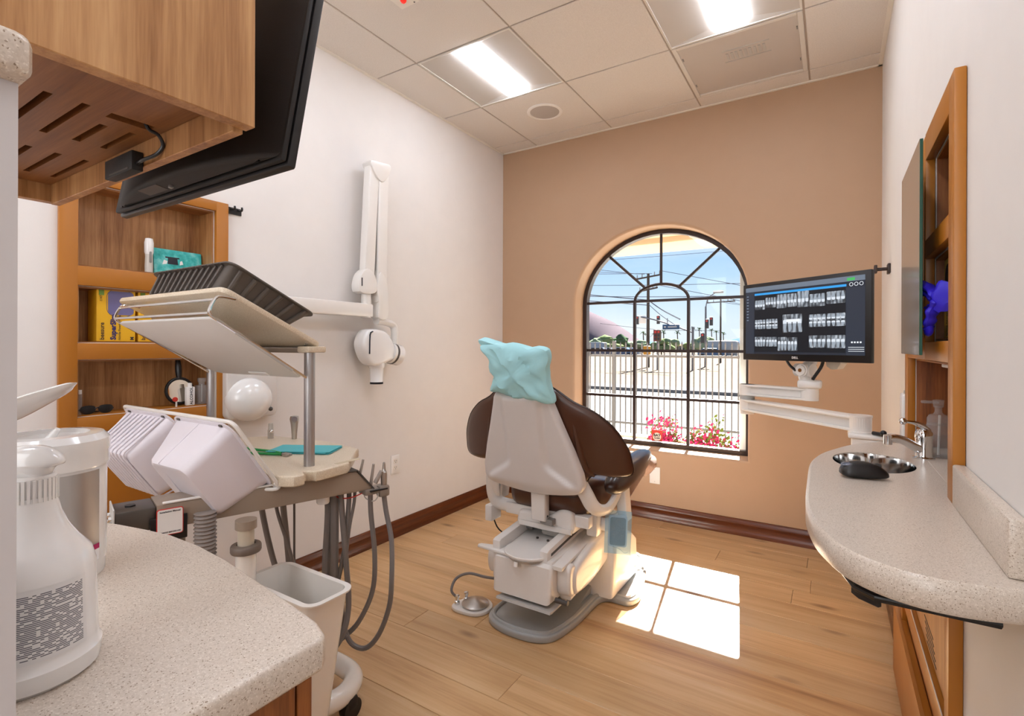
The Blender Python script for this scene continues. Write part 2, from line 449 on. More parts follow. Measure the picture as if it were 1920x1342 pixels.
# walls
def holed_wall(name, xface, xback, y0, y1, z0, z1, holes, mat, label):
    """wall slab in the plane x=const with rectangular openings (ya,yb,za,zb)"""
    ys = sorted({y0, y1, *[h[0] for h in holes], *[h[1] for h in holes]}); zs = sorted({z0, z1, *[h[2] for h in holes], *[h[3] for h in holes]})
    t = bmesh.new(); vc = {}
    inside = lambda a, b: any(h[0] <= a <= h[1] and h[2] <= b <= h[3] for h in holes)
    cell = lambda i, j: 0 <= i < len(ys)-1 and 0 <= j < len(zs)-1 and not inside((ys[i]+ys[i+1])/2, (zs[j]+zs[j+1])/2)
    def v(s, i, j):
        k = (s, i, j)
        if k not in vc: vc[k] = t.verts.new((xface if s == 0 else xback, ys[i], zs[j]))
        return vc[k]
    for i in range(len(ys)-1):
        for j in range(len(zs)-1):
            if not cell(i, j): continue
            for s in (0, 1): t.faces.new([v(s, i, j), v(s, i+1, j), v(s, i+1, j+1), v(s, i, j+1)])
            for di, dj, a, b in ((-1, 0, (i, j), (i, j+1)), (1, 0, (i+1, j), (i+1, j+1)), (0, -1, (i, j), (i+1, j)), (0, 1, (i, j+1), (i+1, j+1))):
                if not cell(i+di, j+dj): t.faces.new([v(0, *a), v(0, *b), v(1, *b), v(1, *a)])
    bmesh.ops.recalc_face_normals(t, faces=t.faces)
    b = B(); b.bm.free(); b.bm = t
    return struct(name, b, mat, label)
NL = [(.699, 1.169, 1.457, 1.754), (.699, 1.169, 1.182, 1.384), (.699, 1.169, .917, 1.119)]
holed_wall('wall_left', XL, XL-.16, YB, YF+.17, 0, H+.05, NL, wall_l, 'long cream wall on the left with the built-in shelf niches')
NR = [(1.393, 1.70, 1.459, 1.666), (1.395, 1.71, 1.192, 1.406), (1.400, 2.07, .80, 1.141)]
holed_wall('wall_right', XR, XR+.16, YB, YF+.17, 0, H+.05, NR, wall_w, 'cream wall on the right behind the sink counter')
struct('wall_back', B().box(XL-.16, XR+.16, YB-.12, YB, 0, H+.05), wall_w, 'cream wall behind the viewpoint')
# far wall with the arched opening
WX0, WX1, WZ0, ZS, ZA = -1.634, -.449, .468, 1.49, 2.008
WC, WA, WBh = (WX0+WX1)/2, (WX1-WX0)/2, ZA-ZS
def arch(d=0, n=28, z0=None):
    """opening outline shrunk by d, from bottom left up over the arch to bottom right"""
    z0 = WZ0+d if z0 is None else z0
    P = [(WX0+d, z0), (WX0+d, ZS)]
    for k in range(1, n): a = math.pi*(1-k/n); P.append((WC+(WA-d)*math.cos(a), ZS+(WBh-d)*math.sin(a)))
    P += [(WX1-d, ZS), (WX1-d, z0)]
    return P
YO = YF+.17
def far_wall():
    t = bmesh.new(); R = .022
    x0, x1, z1 = XL-.16, XR+.16, H+.05
    loop = arch(-R)                                # on the room face
    loop[0] = (WX0-R, WZ0-R); loop[-1] = (WX1+R, WZ0-R)
    def strip(A, Bp):
        for (a, b), (c, d) in zip(zip(A, A[1:]), zip(Bp, Bp[1:])): t.faces.new((a, b, d, c))
    def outer(p):
        return None
    n = len(loop)
    inn = [t.verts.new((x, YF, z)) for x, z in loop]
    # room face: left, top, right, bottom fields
    top = [t.verts.new((min(max(x, x0), x1), YF, z1)) for x, z in loop[1:-1]]
    strip(inn[1:-1], top)
    c = [t.verts.new((a, YF, b)) for a, b in ((x0, 0), (x0, loop[0][1]), (x0, ZS), (x0, z1), (x1, 0), (x1, loop[0][1]), (x1, ZS), (x1, z1), (loop[0][0], 0), (loop[-1][0], 0))]
    t.faces.new((c[1], inn[0], inn[1], c[2])); t.faces.new((c[2], inn[1], top[0], c[3]))
    t.faces.new((c[0], c[8], inn[0], c[1])); t.faces.new((c[8], c[9], inn[-1], inn[0])); t.faces.new((c[9], c[4], c[5], inn[-1]))
    t.faces.new((inn[-1], c[5], c[6], inn[-2])); t.faces.new((inn[-2], c[6], c[7], top[-1]))
    # rounded corner and reveal
    prev = inn + [inn[0]]
    for k in range(1, 6):
        a = math.pi/2*k/5; d = R*(1-math.sin(a)); y = YF+R*(1-math.cos(a))
        P = arch(-d); P[0] = (WX0-d, WZ0-d); P[-1] = (WX1+d, WZ0-d)
        cur = [t.verts.new((x, y, z)) for x, z in P]; cur = cur+[cur[0]]
        strip(prev, cur); prev = cur
    cur = [t.verts.new((x, YO+.06, z)) for x, z in arch(0)]; cur = cur+[cur[0]]
    strip(prev, cur)
    # outside face
    o = [t.verts.new((x, YO+.06, z)) for x, z in ((x0-1.5, -.6), (x1+3, -.6), (x1+3, z1), (x0-1.5, z1))]
    cu = cur[:-1]
    t.faces.new((o[0], cu[0], cu[1], o[3])); t.faces.new((o[1], o[0], cu[0], cu[-1])) if False else None
    t.faces.new((o[0], o[1], cu[-1], cu[0])); t.faces.new((o[1], o[2], cu[-2], cu[-1]))
    m = n//2
    t.faces.new([o[3]]+[cu[i] for i in range(1, n-1)]+[o[2]])
    bmesh.ops.remove_doubles(t, verts=t.verts, dist=1e-5)
    bmesh.ops.recalc_face_normals(t, faces=t.faces)
    b = B(); b.bm.free(); b.bm = t
    return struct('wall_far', b, wall_t, 'tan accent wall at the far end with an arched window opening', ang=40)
far_wall()
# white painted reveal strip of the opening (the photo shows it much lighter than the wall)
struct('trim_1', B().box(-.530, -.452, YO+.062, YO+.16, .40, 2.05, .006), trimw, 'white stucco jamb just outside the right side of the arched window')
# partition at the viewer's left with its stone cap
pt = struct('wall_partition', B().box(-.62, -.452, YB, .108, 0, 1.345), plain('partition_shade_tone', '#cdc7c6', .5), 'pale painted half wall at the left edge, capped with stone')  # base colour darkened to carry the half wall's own shade
part('cap', B().prism([(-.64, YB), (-.432, YB), (-.432, .103), (-.435, .109), (-.441, .112), (-.64, .112)], 1.345, 1.372, 'xy', .006, 3), quartz_m, pt, 'beige stone cap of the half wall')
# ceiling: grid bars + lay-in tiles
ce = struct('ceiling', B().box(XL-.16, XR+.16, YB-.1, YF+.2, H+.10, H+.2), wall_w, 'suspended ceiling of mineral tiles')
GX = [XL]+[-1.9495+.6096*i for i in range(4)]+[XR]
GY = [2.083+.6096*i for i in range(-6, 3)]; GY = [YB]+[y for y in GY if y > YB+.05]+[YF]
FIX = {(1, 2.083), (3, 2.083), (1, .8638), (3, .8638), (1, -.9650), (3, -.9650), (1, -.3554), (3, -.3554)}
GRILLE = (3, 2.6926)
tile_cache = {}
for i in range(len(GX)-1):
    for j in range(len(GY)-1):
        x0, x1, y0, y1 = GX[i]+.004, GX[i+1]-.004, GY[j]+.004, GY[j+1]-.004
        if x1-x0 < .02: continue
        if any(fi == i and abs(fy-GY[j]) < .01 for fi, fy in FIX) or (i == GRILLE[0] and abs(GRILLE[1]-GY[j]) < .01): continue
        key = (round(x1-x0, 3), round(y1-y0, 3))
        if key not in tile_cache:
            hx, hy = (x1-x0)/2, (y1-y0)/2
            bb = B(); bb.box(-hx, hx, -hy, hy, 0, .016, .0025, 1); me = mesh_of(bb, 'ceiling_tile', None); me.materials.append(tile_m); tile_cache[key] = me
        o = bpy.data.objects.new('ceiling_tile', tile_cache[key]); COL.objects.link(o); o.parent = ce; o.location = ((x0+x1)/2, (y0+y1)/2, H)
for x in GX[1:-1]: part('grid_bar', B().box(x-.012, x+.012, YB, YF, H+.006, H+.034), grid_m, ce)
for y in GY[1:-1]: part('grid_bar', B().box(XL, XR, y-.012, y+.012, H+.0065, H+.033), grid_m, ce)
for nm, bx in (('trim_2', (XL, XL+.020, YB, YF, H-.004, H+.004)), ('trim_3', (XR-.020, XR, YB, YF, H-.004, H+.004)), ('trim_4', (XL, XR, YF-.020, YF, H-.004, H+.004))):
    struct(nm, B().box(*bx, .001, 1), trimw, {'trim_2': 'ceiling edge angle along the left wall', 'trim_3': 'ceiling edge angle along the right wall', 'trim_4': 'ceiling edge angle along the tan wall'}[nm])
# skirting boards
SK = [(0, 0), (.017, 0), (.017, .024), (.0135, .030), (.0135, .066), (.0155, .070), (.0155, .076), (.011, .088), (.009, .098), (.004, .102), (0, .102)]
b = B(); b.prism([(XL+d, z) for d, z in SK], YB, YF, 'xz'); struct('baseboard_left', b, base_m, 'dark red-brown skirting board along the left wall')
b = B(); b.prism([(YF-d, z) for d, z in SK], XL, XR, 'yz'); struct('baseboard_far', b, base_x, 'dark red-brown skirting board under the arched window')
b = B(); b.prism([(XR-d, z) for d, z in SK], 2.24, YF, 'xz'); struct('baseboard_right', b, base_m, 'dark red-brown skirting board along the right wall')
# ------------------------------------------------------------------ ceiling lights
lamp_m = plain('lamp_diffuser', '#e9f1ff', .4, emit=LAMP)
refl_m = plain('light_reflector', '#d9d3cb', .5, spec=.2)
refl_in = plain('light_reflector_inner', '#c4bdb5', .6, spec=.1)
def light(x0, y0, label):
    s = .6096; x1, y1 = x0+s, y0+s; cx = (x0+x1)/2; cy = (y0+y1)/2
    t = thing('ceiling_light', label, 'light', (cx, cy, H), 'recessed ceiling lights')
    e = .014
    part('housing', B().box(x0+.006, x1-.006, y0+.006, y1-.006, H+.075, H+.095), refl_m, t)
    b = B()
    for a in ((x0+.004, x0+e, y0+.004, y1-.004), (x1-e, x1-.004, y0+.004, y1-.004), (x0+e, x1-e, y0+.004, y0+e), (x0+e, x1-e, y1-e, y1-.004)): b.box(*a, H-.002, H+.075)
    part('frame', b, refl_m, t)
    b = B(); w = .088; zt = H+.016
    b.face([(x0+e, y0+e, H+.002), (cx-w, y0+.05, zt), (cx-w, y1-.05, zt), (x0+e, y1-e, H+.002)])
    b.face([(x1-e, y0+e, H+.002), (x1-e, y1-e, H+.002), (cx+w, y1-.05, zt), (cx+w, y0+.05, zt)])
    b.face([(x0+e, y0+e, H+.002), (x1-e, y0+e, H+.002), (cx+w, y0+.05, zt), (cx-w, y0+.05, zt)])
    b.face([(x0+e, y1-e, H+.002), (cx-w, y1-.05, zt), (cx+w, y1-.05, zt), (x1-e, y1-e, H+.002)])
    part('reflector', b, refl_in, t, 'white reflector sloping up to the lamp')
    prof = [(cx+w*math.cos(a), zt-.030*math.sin(a)) for a in [math.pi*k/14 for k in range(15)]]
    part('diffuser', B().prism(prof, y0+.045, y1-.045, 'xz'), lamp_m, t, 'glowing curved white diffuser')
light(GX[1], 2.083, 'glowing ceiling light nearest the left wall, beside the round ceiling speaker')
light(GX[3], 2.083, 'glowing ceiling light in front of the perforated air grille')
light(GX[1], .8638, 'ceiling light above the black monitor, only its corner in view')
light(GX[3], .8638, 'ceiling light overhead, out of view above the viewpoint at the right')
light(GX[1], -.9650, 'ceiling light behind the viewpoint on the left')
light(GX[3], -.9650, 'ceiling light behind the viewpoint on the right')
light(GX[1], -.3554, 'ceiling light behind the half wall on the left')
light(GX[3], -.3554, 'ceiling light behind the viewpoint, second on the right')
# return air grille
gx0, gx1, gy0, gy1 = GX[3], GX[4], GRILLE[1], GRILLE[1]+.6096
g = thing('air_grille', 'perforated grey return air panel in the ceiling next to the tan wall', 'vent', ((gx0+gx1)/2, (gy0+gy1)/2, H))
def perf():
    m, t, b = newmat('perforated_steel'); v = coords(t)
    vo = N(t, 'ShaderNodeTexVoronoi'); vo.inputs['Scale'].default_value = 150; vo.inputs['Randomness'].default_value = 0; t.links.new(v, vo.inputs['Vector'])
    c = ramp(t, vo.outputs['Distance'], [(.25, '#9d928b'), (.36, '#c3bab3'), (1, '#c3bab3')])
    t.links.new(c, b.inputs['Base Color']); b.inputs['Roughness'].default_value = .5; bump(t, b, vo.outputs['Distance'], .3, .001); return m
b = B(); e = .028
for a in ((gx0+.005, gx0+e, gy0+.005, gy1-.005), (gx1-e, gx1-.005, gy0+.005, gy1-.005), (gx0+e, gx1-e, gy0+.005, gy0+e), (gx0+e, gx1-e, gy1-e, gy1-.005)): b.box(*a, H-.002, H+.014, .002, 1)
part('frame', b, refl_m, g)
part('perforated_panel', B().box(gx0+e, gx1-e, gy0+e, gy1-e, H+.004, H+.008), perf(), g)
b = B()
for k in range(9): b.box(gx0+.24+.022*k, gx0+.252+.022*k, gy0+.20, gy0+.27, H+.001, H+.004)
b.box(gx0+.225, gx0+.45, gy0+.285, gy0+.292, H+.0015, H+.004); b.box(gx0+.225, gx0+.45, gy0+.17, gy0+.177, H+.0015, H+.004)
part('damper_blades', b, lgrey, g, 'grey damper blades showing through the holes')
b = B()
for x in (gx0+.034, gx1-.034):
    for y in (gy0+.14, gy0+.46): b.box(x-.003, x+.003, y-.012, y+.012, H-.001, H+.005, .001, 1)
part('latch', b, greyp, g)
# speaker
sx_, sy_ = GX[1]+.325, 2.6926+.27
s = thing('ceiling_speaker', 'round white ceiling speaker with a grey mesh near the corner of the room', 'speaker', (sx_, sy_, H))
part('rim', B().lathe([(.118, .0), (.118, -.003), (.112, -.006), (.098, -.006), (.096, -.002), (.096, 0)], (sx_, sy_, H), 40), wplast, s)
part('grille', B().lathe([(0, -.006), (.06, -.0055), (.097, -.003), (.097, 0), (0, 0)], (sx_, sy_, H), 40), plain('speaker_mesh', '#b7aea8', .7, bmp=(700, .3)), s, 'grey mesh of the speaker')
# alarm detector
dx, dy = -1.635, 1.655
d = thing('fire_alarm_indicator', 'small ceiling plate with a red lamp at the top edge of the view', 'alarm', (dx, dy, H))
part('plate', B().box(dx-.055, dx+.055, dy-.055, dy+.055, H-.004, H+.0005, .002, 1), trimw, d)
part('lamp', B().lathe([(.014, 0), (.0135, -.008), (.009, -.014), (0, -.016)], (dx, dy+.006, H-.004), 16), plain('red_lens', '#e02418', .2, emit=.6), d, 'red lens')
part('screw', B().lathe([(.004, 0), (.003, -.002), (0, -.0025)], (dx+.03, dy+.045, H-.004), 8), dgrey, d)
# ================================================================== window
FY0, FY1 = YF+.150, YF+.205     # frame depth
wroot = bpy.data.objects.new('window_1', None); COL.objects.link(wroot); wroot.location = (WC, FY0, WZ0)
wroot['kind'] = 'structure'; wroot['label'] = 'arched window with a dark bronze frame and fan-shaped bars'; wroot['category'] = 'window'
def frame():
    t = bmesh.new(); A = arch(.0015); D = arch(.030); D[0] = (WX0+.030, WZ0+.030); D[-1] = (WX1-.030, WZ0+.030)
    A[0] = (WX0+.0015, WZ0+.0015); A[-1] = (WX1-.0015, WZ0+.0015)
    n = len(A); L = []
    for y, P in ((FY0, A), (FY0, D), (FY1, D), (FY1, A)): L.append([t.verts.new((x, y, z)) for x, z in P])
    for q in range(4):
        a, b = L[q], L[(q+1) % 4]
        for i in range(n): t.faces.new((a[i], a[(i+1) % n], b[(i+1) % n], b[i]))
    bmesh.ops.recalc_face_normals(t, faces=t.faces); b = B(); b.bm.free(); b.bm = t; return b
part('frame', frame(), darkf, wroot)
MX = (-1.230, -.848); ZR = (.811, 1.147, 1.506); hw = .0095
iw = (MX[1]-MX[0])/2; ic = (MX[0]+MX[1])/2; ih = .117
by0, by1 = FY0+.012, FY0+.034
for x in MX: part('mullion', B().box(x-hw, x+hw, by0, by1, WZ0+.028, ZR[2]), darkf, wroot)
def awid(z, d=.03): return (WA-d)*math.sqrt(max(0, 1-((z-ZS)/(WBh-d))**2)) if z > ZS else WA-d
for z in ZR: part('crossbar', B().box(WC-awid(z)-.001, WC+awid(z)+.001, by0+.002, by1-.002, z-hw, z+hw), darkf, wroot)
ia = [(ic+iw*math.cos(math.pi*k/16), (by0+by1)/2, ZR[2]+ih*math.sin(math.pi*k/16)) for k in range(17)]
part('inner_arch', B().tube(ia, .0105, 8), darkf, wroot)
spk = [((ic, ZR[2]+ih), (ic, ZA-.028)), ((-1.150, 1.597), (-1.421, 1.846)), ((-.916, 1.596), (-.648, 1.838))]
for (a, b_), (c, d_) in spk: part('spoke', B().tube([(a, (by0+by1)/2, b_), (c, (by0+by1)/2, d_)], .0100, 8), darkf, wroot)
gy = FY0+.023
def pane(P): part('pane', B().prism(P, gy-.002, gy+.002, 'xz'), glass, wroot)
xs = [WX0+.028, MX[0], MX[1], WX1-.028]; zs = [WZ0+.028, *ZR]
for i in range(3):
    for j in range(3):
        x0, x1, z0, z1 = xs[i]+.004, xs[i+1]-.004, zs[j]+.004, zs[j+1]-.004
        pane([(x0, z0), (x1, z0), (x1, z1), (x0, z1)])
pane([(ic+(iw-.006)*math.cos(math.pi*k/14), ZR[2]+.004+(ih-.008)*math.sin(math.pi*k/14)) for k in range(15)])
def oarc(a0, a1, n=9): return [(WC+(WA-.029)*math.cos(math.radians(a0+(a1-a0)*k/n)), ZS+(WBh-.029)*math.sin(math.radians(a0+(a1-a0)*k/n))) for k in range(n+1)]
def iarc(a0, a1, n=6): return [(ic+(iw+.006)*math.cos(math.radians(a0+(a1-a0)*k/n)), ZR[2]+(ih+.006)*math.sin(math.radians(a0+(a1-a0)*k/n))) for k in range(n+1)]
for o0, o1, i0, i1 in ((3, 44, 2, 52), (45.5, 89, 54, 89), (91, 134.5, 91, 126), (136, 177, 128, 178)):
    pane(oarc(o0, o1)+iarc(i1, i0))
# security sticker on the glass
st = thing('security_sticker', 'red square security sticker with a white disc in the lower pane of the window', 'sticker', (-1.063, gy-.004, .50))
part('backing', B().box(-1.101, -1.025, gy-.0036, gy-.0024, .500, .582), red, st)
part('disc', B().cyl((-1.063, gy-.0044, .533), (-1.063, gy-.0034, .533), .0295, n=28), plain('sticker_white', '#efe6da', .6), st, 'white disc')
text('lettering', 'BAY', .027, (-1.063, gy-.0046, .535), (1, 0, 0), (0, 0, 1), ink, st, 'CENTER', bold=.0012)
text('lettering', 'ALARM', .0125, (-1.063, gy-.0046, .520), (1, 0, 0), (0, 0, 1), ink, st, 'CENTER', bold=.0008)
# ================================================================== outside
conc = plain('sunlit_concrete', '#a8a297', .8, spec=.0, var=.06)
asph = plain('pale_asphalt', '#6f6c69', .85, spec=.0, var=.08, bmp=(3, .1))
dirt = plain('dry_dirt', '#645a50', .95, spec=.0, var=.14, bmp=(.6, .4))
curb_m = plain('kerb_concrete', '#6a6868', .85, spec=.0)
stucco = plain('porch_stucco', '#b5a48f', .8, spec=.0, bmp=(60, .15))
def ground(name, prof, mat, label, x0=-140, x1=60):
    b = B()
    for (y0, z0), (y1, z1) in zip(prof, prof[1:]): b.face([(x0, y0, z0), (x1, y0, z0), (x1, y1, z1), (x0, y1, z1)])
    return struct(name, b, mat, label)
pav = ground('pavement', [(YO+.06, -.10), (7.4, -.12), (9.4, -.60), (11.6, -.62)], conc, 'sunlit concrete ground between the window and the fence', -14, 12)
ground('road', [(11.6, -.62), (20.2, -.62)], asph, 'pale asphalt road beyond the fence')
struct('kerb', B().prism([(20.2, -.64), (20.2, -.50), (20.4, -.48), (21.6, -.48), (21.6, -.64)], -140, 60, 'yz'), curb_m, 'grey kerb strip on the far side of the road')
ground('dirt_lot', [(21.6, -.50), (40, -.45), (60, -.55), (100, -.6), (170, -.6)], dirt, 'bare sandy lot across the road')
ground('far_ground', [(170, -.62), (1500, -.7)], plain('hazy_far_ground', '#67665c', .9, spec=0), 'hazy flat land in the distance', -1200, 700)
brk = plain('paving_brick', '#7d5f4a', .8, spec=.0, var=.2)
me = None
for i in range(10):
    for j in range(13):
        if me is None:
            bb = B(); bb.box(-.096, .096, -.046, .046, -.05, .012, .004, 1); me = mesh_of(bb, 'brick', None); me.materials.append(brk)
        o = bpy.data.objects.new('brick', me); COL.objects.link(o); o.parent = pav; o.location = (-3.3+.2*i+(.1 if j % 2 else 0), 5.75+.1*j, -.095)
struct('porch_beam', B().box(-9, 5, 4.53, 4.994, 2.096, 2.5, .02), stucco, 'stucco porch beam seen through the top of the window')
struct('porch_soffit', B().box(-9, 5, YO+.08, 4.53, 2.15, 2.5), stucco, 'stucco porch ceiling seen through the top of the window')
# fence
fen = thing('metal_fence', 'grey metal picket fence between the window and the road', 'fence', (-3, 10.2, -.6))
fm = plain('fence_grey_paint', '#5b5654', .5)
x0f, x1f = -6.55, .35
part('rail', B().box(x0f, x1f, 10.18, 10.22, .965, 1.015, .003, 1), fm, fen)
part('rail', B().box(x0f, x1f, 10.18, 10.22, -.425, -.375, .003, 1), fm, fen)
for px in (-3.905, -1.42): part('post', B().box(px-.035, px+.035, 10.165, 10.235, -.7, 1.30 if px < -2 else 1.05, .004, 1), fm, fen)
pm = None; xk = -6.5
while xk < .3:
    if min(abs(xk+3.905), abs(xk+1.42)) > .05:
        if pm is None:
            bb = B(); bb.box(-.011, .011, -.011, .011, -.66, 1.20); bb.lathe([(.011, 1.20), (.019, 1.215), (.017, 1.235), (0, 1.29)], (0, 0, 0), 6); pm = mesh_of(bb, 'picket', None); pm.materials.append(fm)
        o = bpy.data.objects.new('picket', pm); COL.objects.link(o); o.parent = fen; o.location = (xk+3, 0, .6)
    xk += .114
# bougainvillea in front of the fence
leafm = plain('pale_green_leaf', '#5c6e33', .6, spec=.0, var=.25); flow = plain('pink_bract', '#a83263', .6, spec=.0, var=.2); stemm = plain('thin_stem', '#5a5636', .7, spec=.0)
def bush(name, label, x, y, w, hgt, nl, nf, flow_low):
    t = thing(name, label, 'shrub', (x, y, -.1), 'flowering shrubs outside the window')
    st, lf, fl_ = B(), B(), B(); rr = random.Random(int(abs(x)*1000))
    tips = []
    for k in range(7):
        ax = x+rr.uniform(-w, w)*.6; tx = x+rr.uniform(-w, w); tz = -.1+hgt*rr.uniform(.6, 1); ty = y+rr.uniform(-.15, .15)
        st.tube([(ax, y, -.12), ((ax+tx)/2+rr.uniform(-.03, .03), (y+ty)/2, -.1+(tz+.1)*.55), (tx, ty, tz)], .004, 5, smooth=3); tips.append(((ax, y, -.1), (tx, ty, tz)))
    def card(b, p, s):
        d = Vector((rr.uniform(-1, 1), rr.uniform(-1, 1), rr.uniform(-.6, 1))).normalized(); u = d.orthogonal().normalized()*s; v = d.cross(u)*1.0
        p = Vector(p); b.face([p-u*.9, p-v*.6+d*s*.2, p+u, p+v*.6+d*s*.2])
    for k in range(nl):
        a, c = rr.choice(tips); f = rr.uniform(.3, 1); p = [a[i]+(c[i]-a[i])*f+rr.uniform(-.06, .06) for i in range(3)]; card(lf, p, rr.uniform(.016, .030))
    for k in range(nf):
        a, c = rr.choice(tips); f = rr.uniform(.40, .68) if rr.random() < flow_low else rr.uniform(.75, 1)
        p = [a[i]+(c[i]-a[i])*f+rr.uniform(-.09, .09) for i in range(3)]; p[2] = max(p[2], -.02); card(fl_, p, rr.uniform(.017, .030))
    part('stem', st, stemm, t); part('leaves', lf, leafm, t, 'pale green leaves', 'stuff'); part('flowers', fl_, flow, t, 'pink flowers', 'stuff')
bush('flowering_shrub', 'pink flowering shrub just right of the sticker, tallest sprig against the fence', -1.47, 5.55, .22, .56, 300, 420, .6)
bush('flowering_shrub', 'pale green shrub with low pink blossom in the middle pane', -1.12, 5.6, .22, .54, 340, 420, .9)
bush('flowering_shrub', 'low pink shrub at the right end of the lower pane', -.83, 5.5, .24, .44, 220, 560, .7)
bush('flowering_shrub', 'dense mound of pink blossom below the fence at the middle of the pane', -1.33, 5.3, .30, .34, 80, 520, .5)
# hills
def hill(name, pts, y, depth, col, label):
    b = B(); rr = random.Random(3)
    def fn(u, v):
        k = u*(len(pts)-1); i = min(int(k), len(pts)-2); f = k-i
        x = pts[i][0]+(pts[i+1][0]-pts[i][0])*f; z = pts[i][1]+(pts[i+1][1]-pts[i][1])*f
        return (x, y+depth*(1-math.sin(v*math.pi/2)), z*math.sin(v*math.pi/2)**.7-.8)
    b.grid(lambda u, v: (lambda q: (q[0], y+depth*v, q[2]))(fn(u, v)), 40, 8)
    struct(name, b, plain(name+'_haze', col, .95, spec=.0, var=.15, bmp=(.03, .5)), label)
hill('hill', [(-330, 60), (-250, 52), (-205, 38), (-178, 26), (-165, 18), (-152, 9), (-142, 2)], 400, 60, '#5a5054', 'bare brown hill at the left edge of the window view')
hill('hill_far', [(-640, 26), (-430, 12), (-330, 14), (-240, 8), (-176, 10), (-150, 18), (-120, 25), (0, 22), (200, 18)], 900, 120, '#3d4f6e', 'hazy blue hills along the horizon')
# trees
tcol = [plain('olive_foliage', '#5f6a4b', .9, spec=.0, var=.3, bmp=(2, 1)), plain('grey_green_foliage', '#727c62', .9, spec=.0, var=.3, bmp=(2, 1)), plain('dark_foliage', '#43523e', .9, spec=.0, var=.3, bmp=(2, 1))]
bark = plain('far_bark', '#4f4338', .9, spec=.0)
def ico(b, c, r, sub, rr):
    t = bmesh.new(); bmesh.ops.create_icosphere(t, subdivisions=sub, radius=1)
    for v in t.verts: v.co *= 1+rr.uniform(-.22, .22)
    b.add(t, Matrix.Translation(c) @ Matrix.Diagonal((*r, 1)))
def tree(x, y, h, w, kind, label):
    h *= .62; w *= .8
    rr = random.Random(int(x*77)); t = thing('tree', label, 'tree', (x, y, -.6), 'trees beyond the sandy lot')
    part('trunk', B().cyl((x, y, -.7), (x, y, -.6+h*.45), .16, .1, 8), bark, t)
    f = B()
    for k in range(9): ico(f, (x+rr.uniform(-w, w)*.55, y+rr.uniform(-w, w)*.4, -.6+h*rr.uniform(.35, .85)), (w*rr.uniform(.3, .5), w*.4, h*rr.uniform(.16, .26)), 2, rr)
    part('foliage', f, tcol[kind], t, kind=None)
PK = [150]
def palm(x, y, h, label):
    k_ = PK[0]; PK[0] += 6; x, h, y = x*(k_/y), 1.17+(h-1.17)*.85*(k_/y), k_
    rr = random.Random(int(x*91)); t = thing('palm_tree', label, 'palm', (x, y, -.6), 'palm trees on the horizon')
    part('trunk', B().tube([(x, y, -.7), (x+.1, y, h*.5), (x, y, h-.6)], .16, 6), bark, t)
    f = B()
    for k in range(16):
        a = k*2.4+rr.random(); e = rr.uniform(-.5, .9); L = rr.uniform(1.0, 1.5)
        d = Vector((math.cos(a)*math.cos(e), math.sin(a)*math.cos(e), math.sin(e))); s = Vector((-math.sin(a), math.cos(a), 0))*.22
        p = Vector((x, y, h-.6)); m_ = p+d*L*.6+Vector((0, 0, .1)); q = p+d*L+Vector((0, 0, -.25))
        f.face([p-s*.3, p+s*.3, m_+s, m_-s]); f.face([m_-s, m_+s, q])
    part('fronds', f, tcol[2], t, 'dark green fan of fronds')
def at(px, Y): # direction constants measured once for this street: lateral offset per metre of distance
    u = (px-960)/952.4; return Y*(u*.8451-.5347)/(u*.5347+.8451)
for px, Y_, h, w, k, lb in ((1112, 118, 6.2, 4.5, 1, 'pale grey-green tree below the brown hill, leftmost of the row'), (1131, 125, 7.5, 5, 0, 'olive tree at the foot of the brown hill'), (1164, 130, 8.6, 5.2, 2, 'dark rounded tree right of the brown hill'), (1200, 140, 5.6, 6, 1, 'low grey-green tree behind the traffic mast'), (1240, 112, 5.6, 4, 0, 'olive tree under the hanging street sign'), (1256, 135, 6.4, 4, 1, 'pale tree right of the hanging street sign'), (1302, 128, 6, 4, 0, 'olive tree just right of the right-hand window bar'), (1318, 106, 6.5, 3.6, 1, 'pale tree beside the street light pole'), (1337, 133, 5.6, 3.2, 0, 'olive tree between the street light and the far pole'), (1372, 120, 4.6, 5, 2, 'dark low tree at the right end of the view'), (1145, 110, 4.0, 4.0, 0, 'low olive bush tree in front of the dark rounded tree')):
    tree(at(px, Y_), Y_, h, w, k, lb)
for px, Y_, h, lb in ((1206, 130, 6.0, 'palm just left of the utility pole, first of the pair'), (1226, 120, 5.2, 'palm just right of the utility pole'), (1244, 135, 6.4, 'palm below the hanging street sign, left one'), (1270, 120, 5.6, 'palm midway between the two window bars'), (1299, 125, 6.8, 'palm touching the right-hand window bar'), (1311, 140, 7.2, 'palm left of the street light pole'), (1334, 130, 6.4, 'palm right of the street light pole'), (1343, 130, 5.8, 'short palm left of the far utility pole'), (1356, 130, 5.4, 'short palm right of the far utility pole')):
    palm(at(px, Y_), Y_, h, lb)
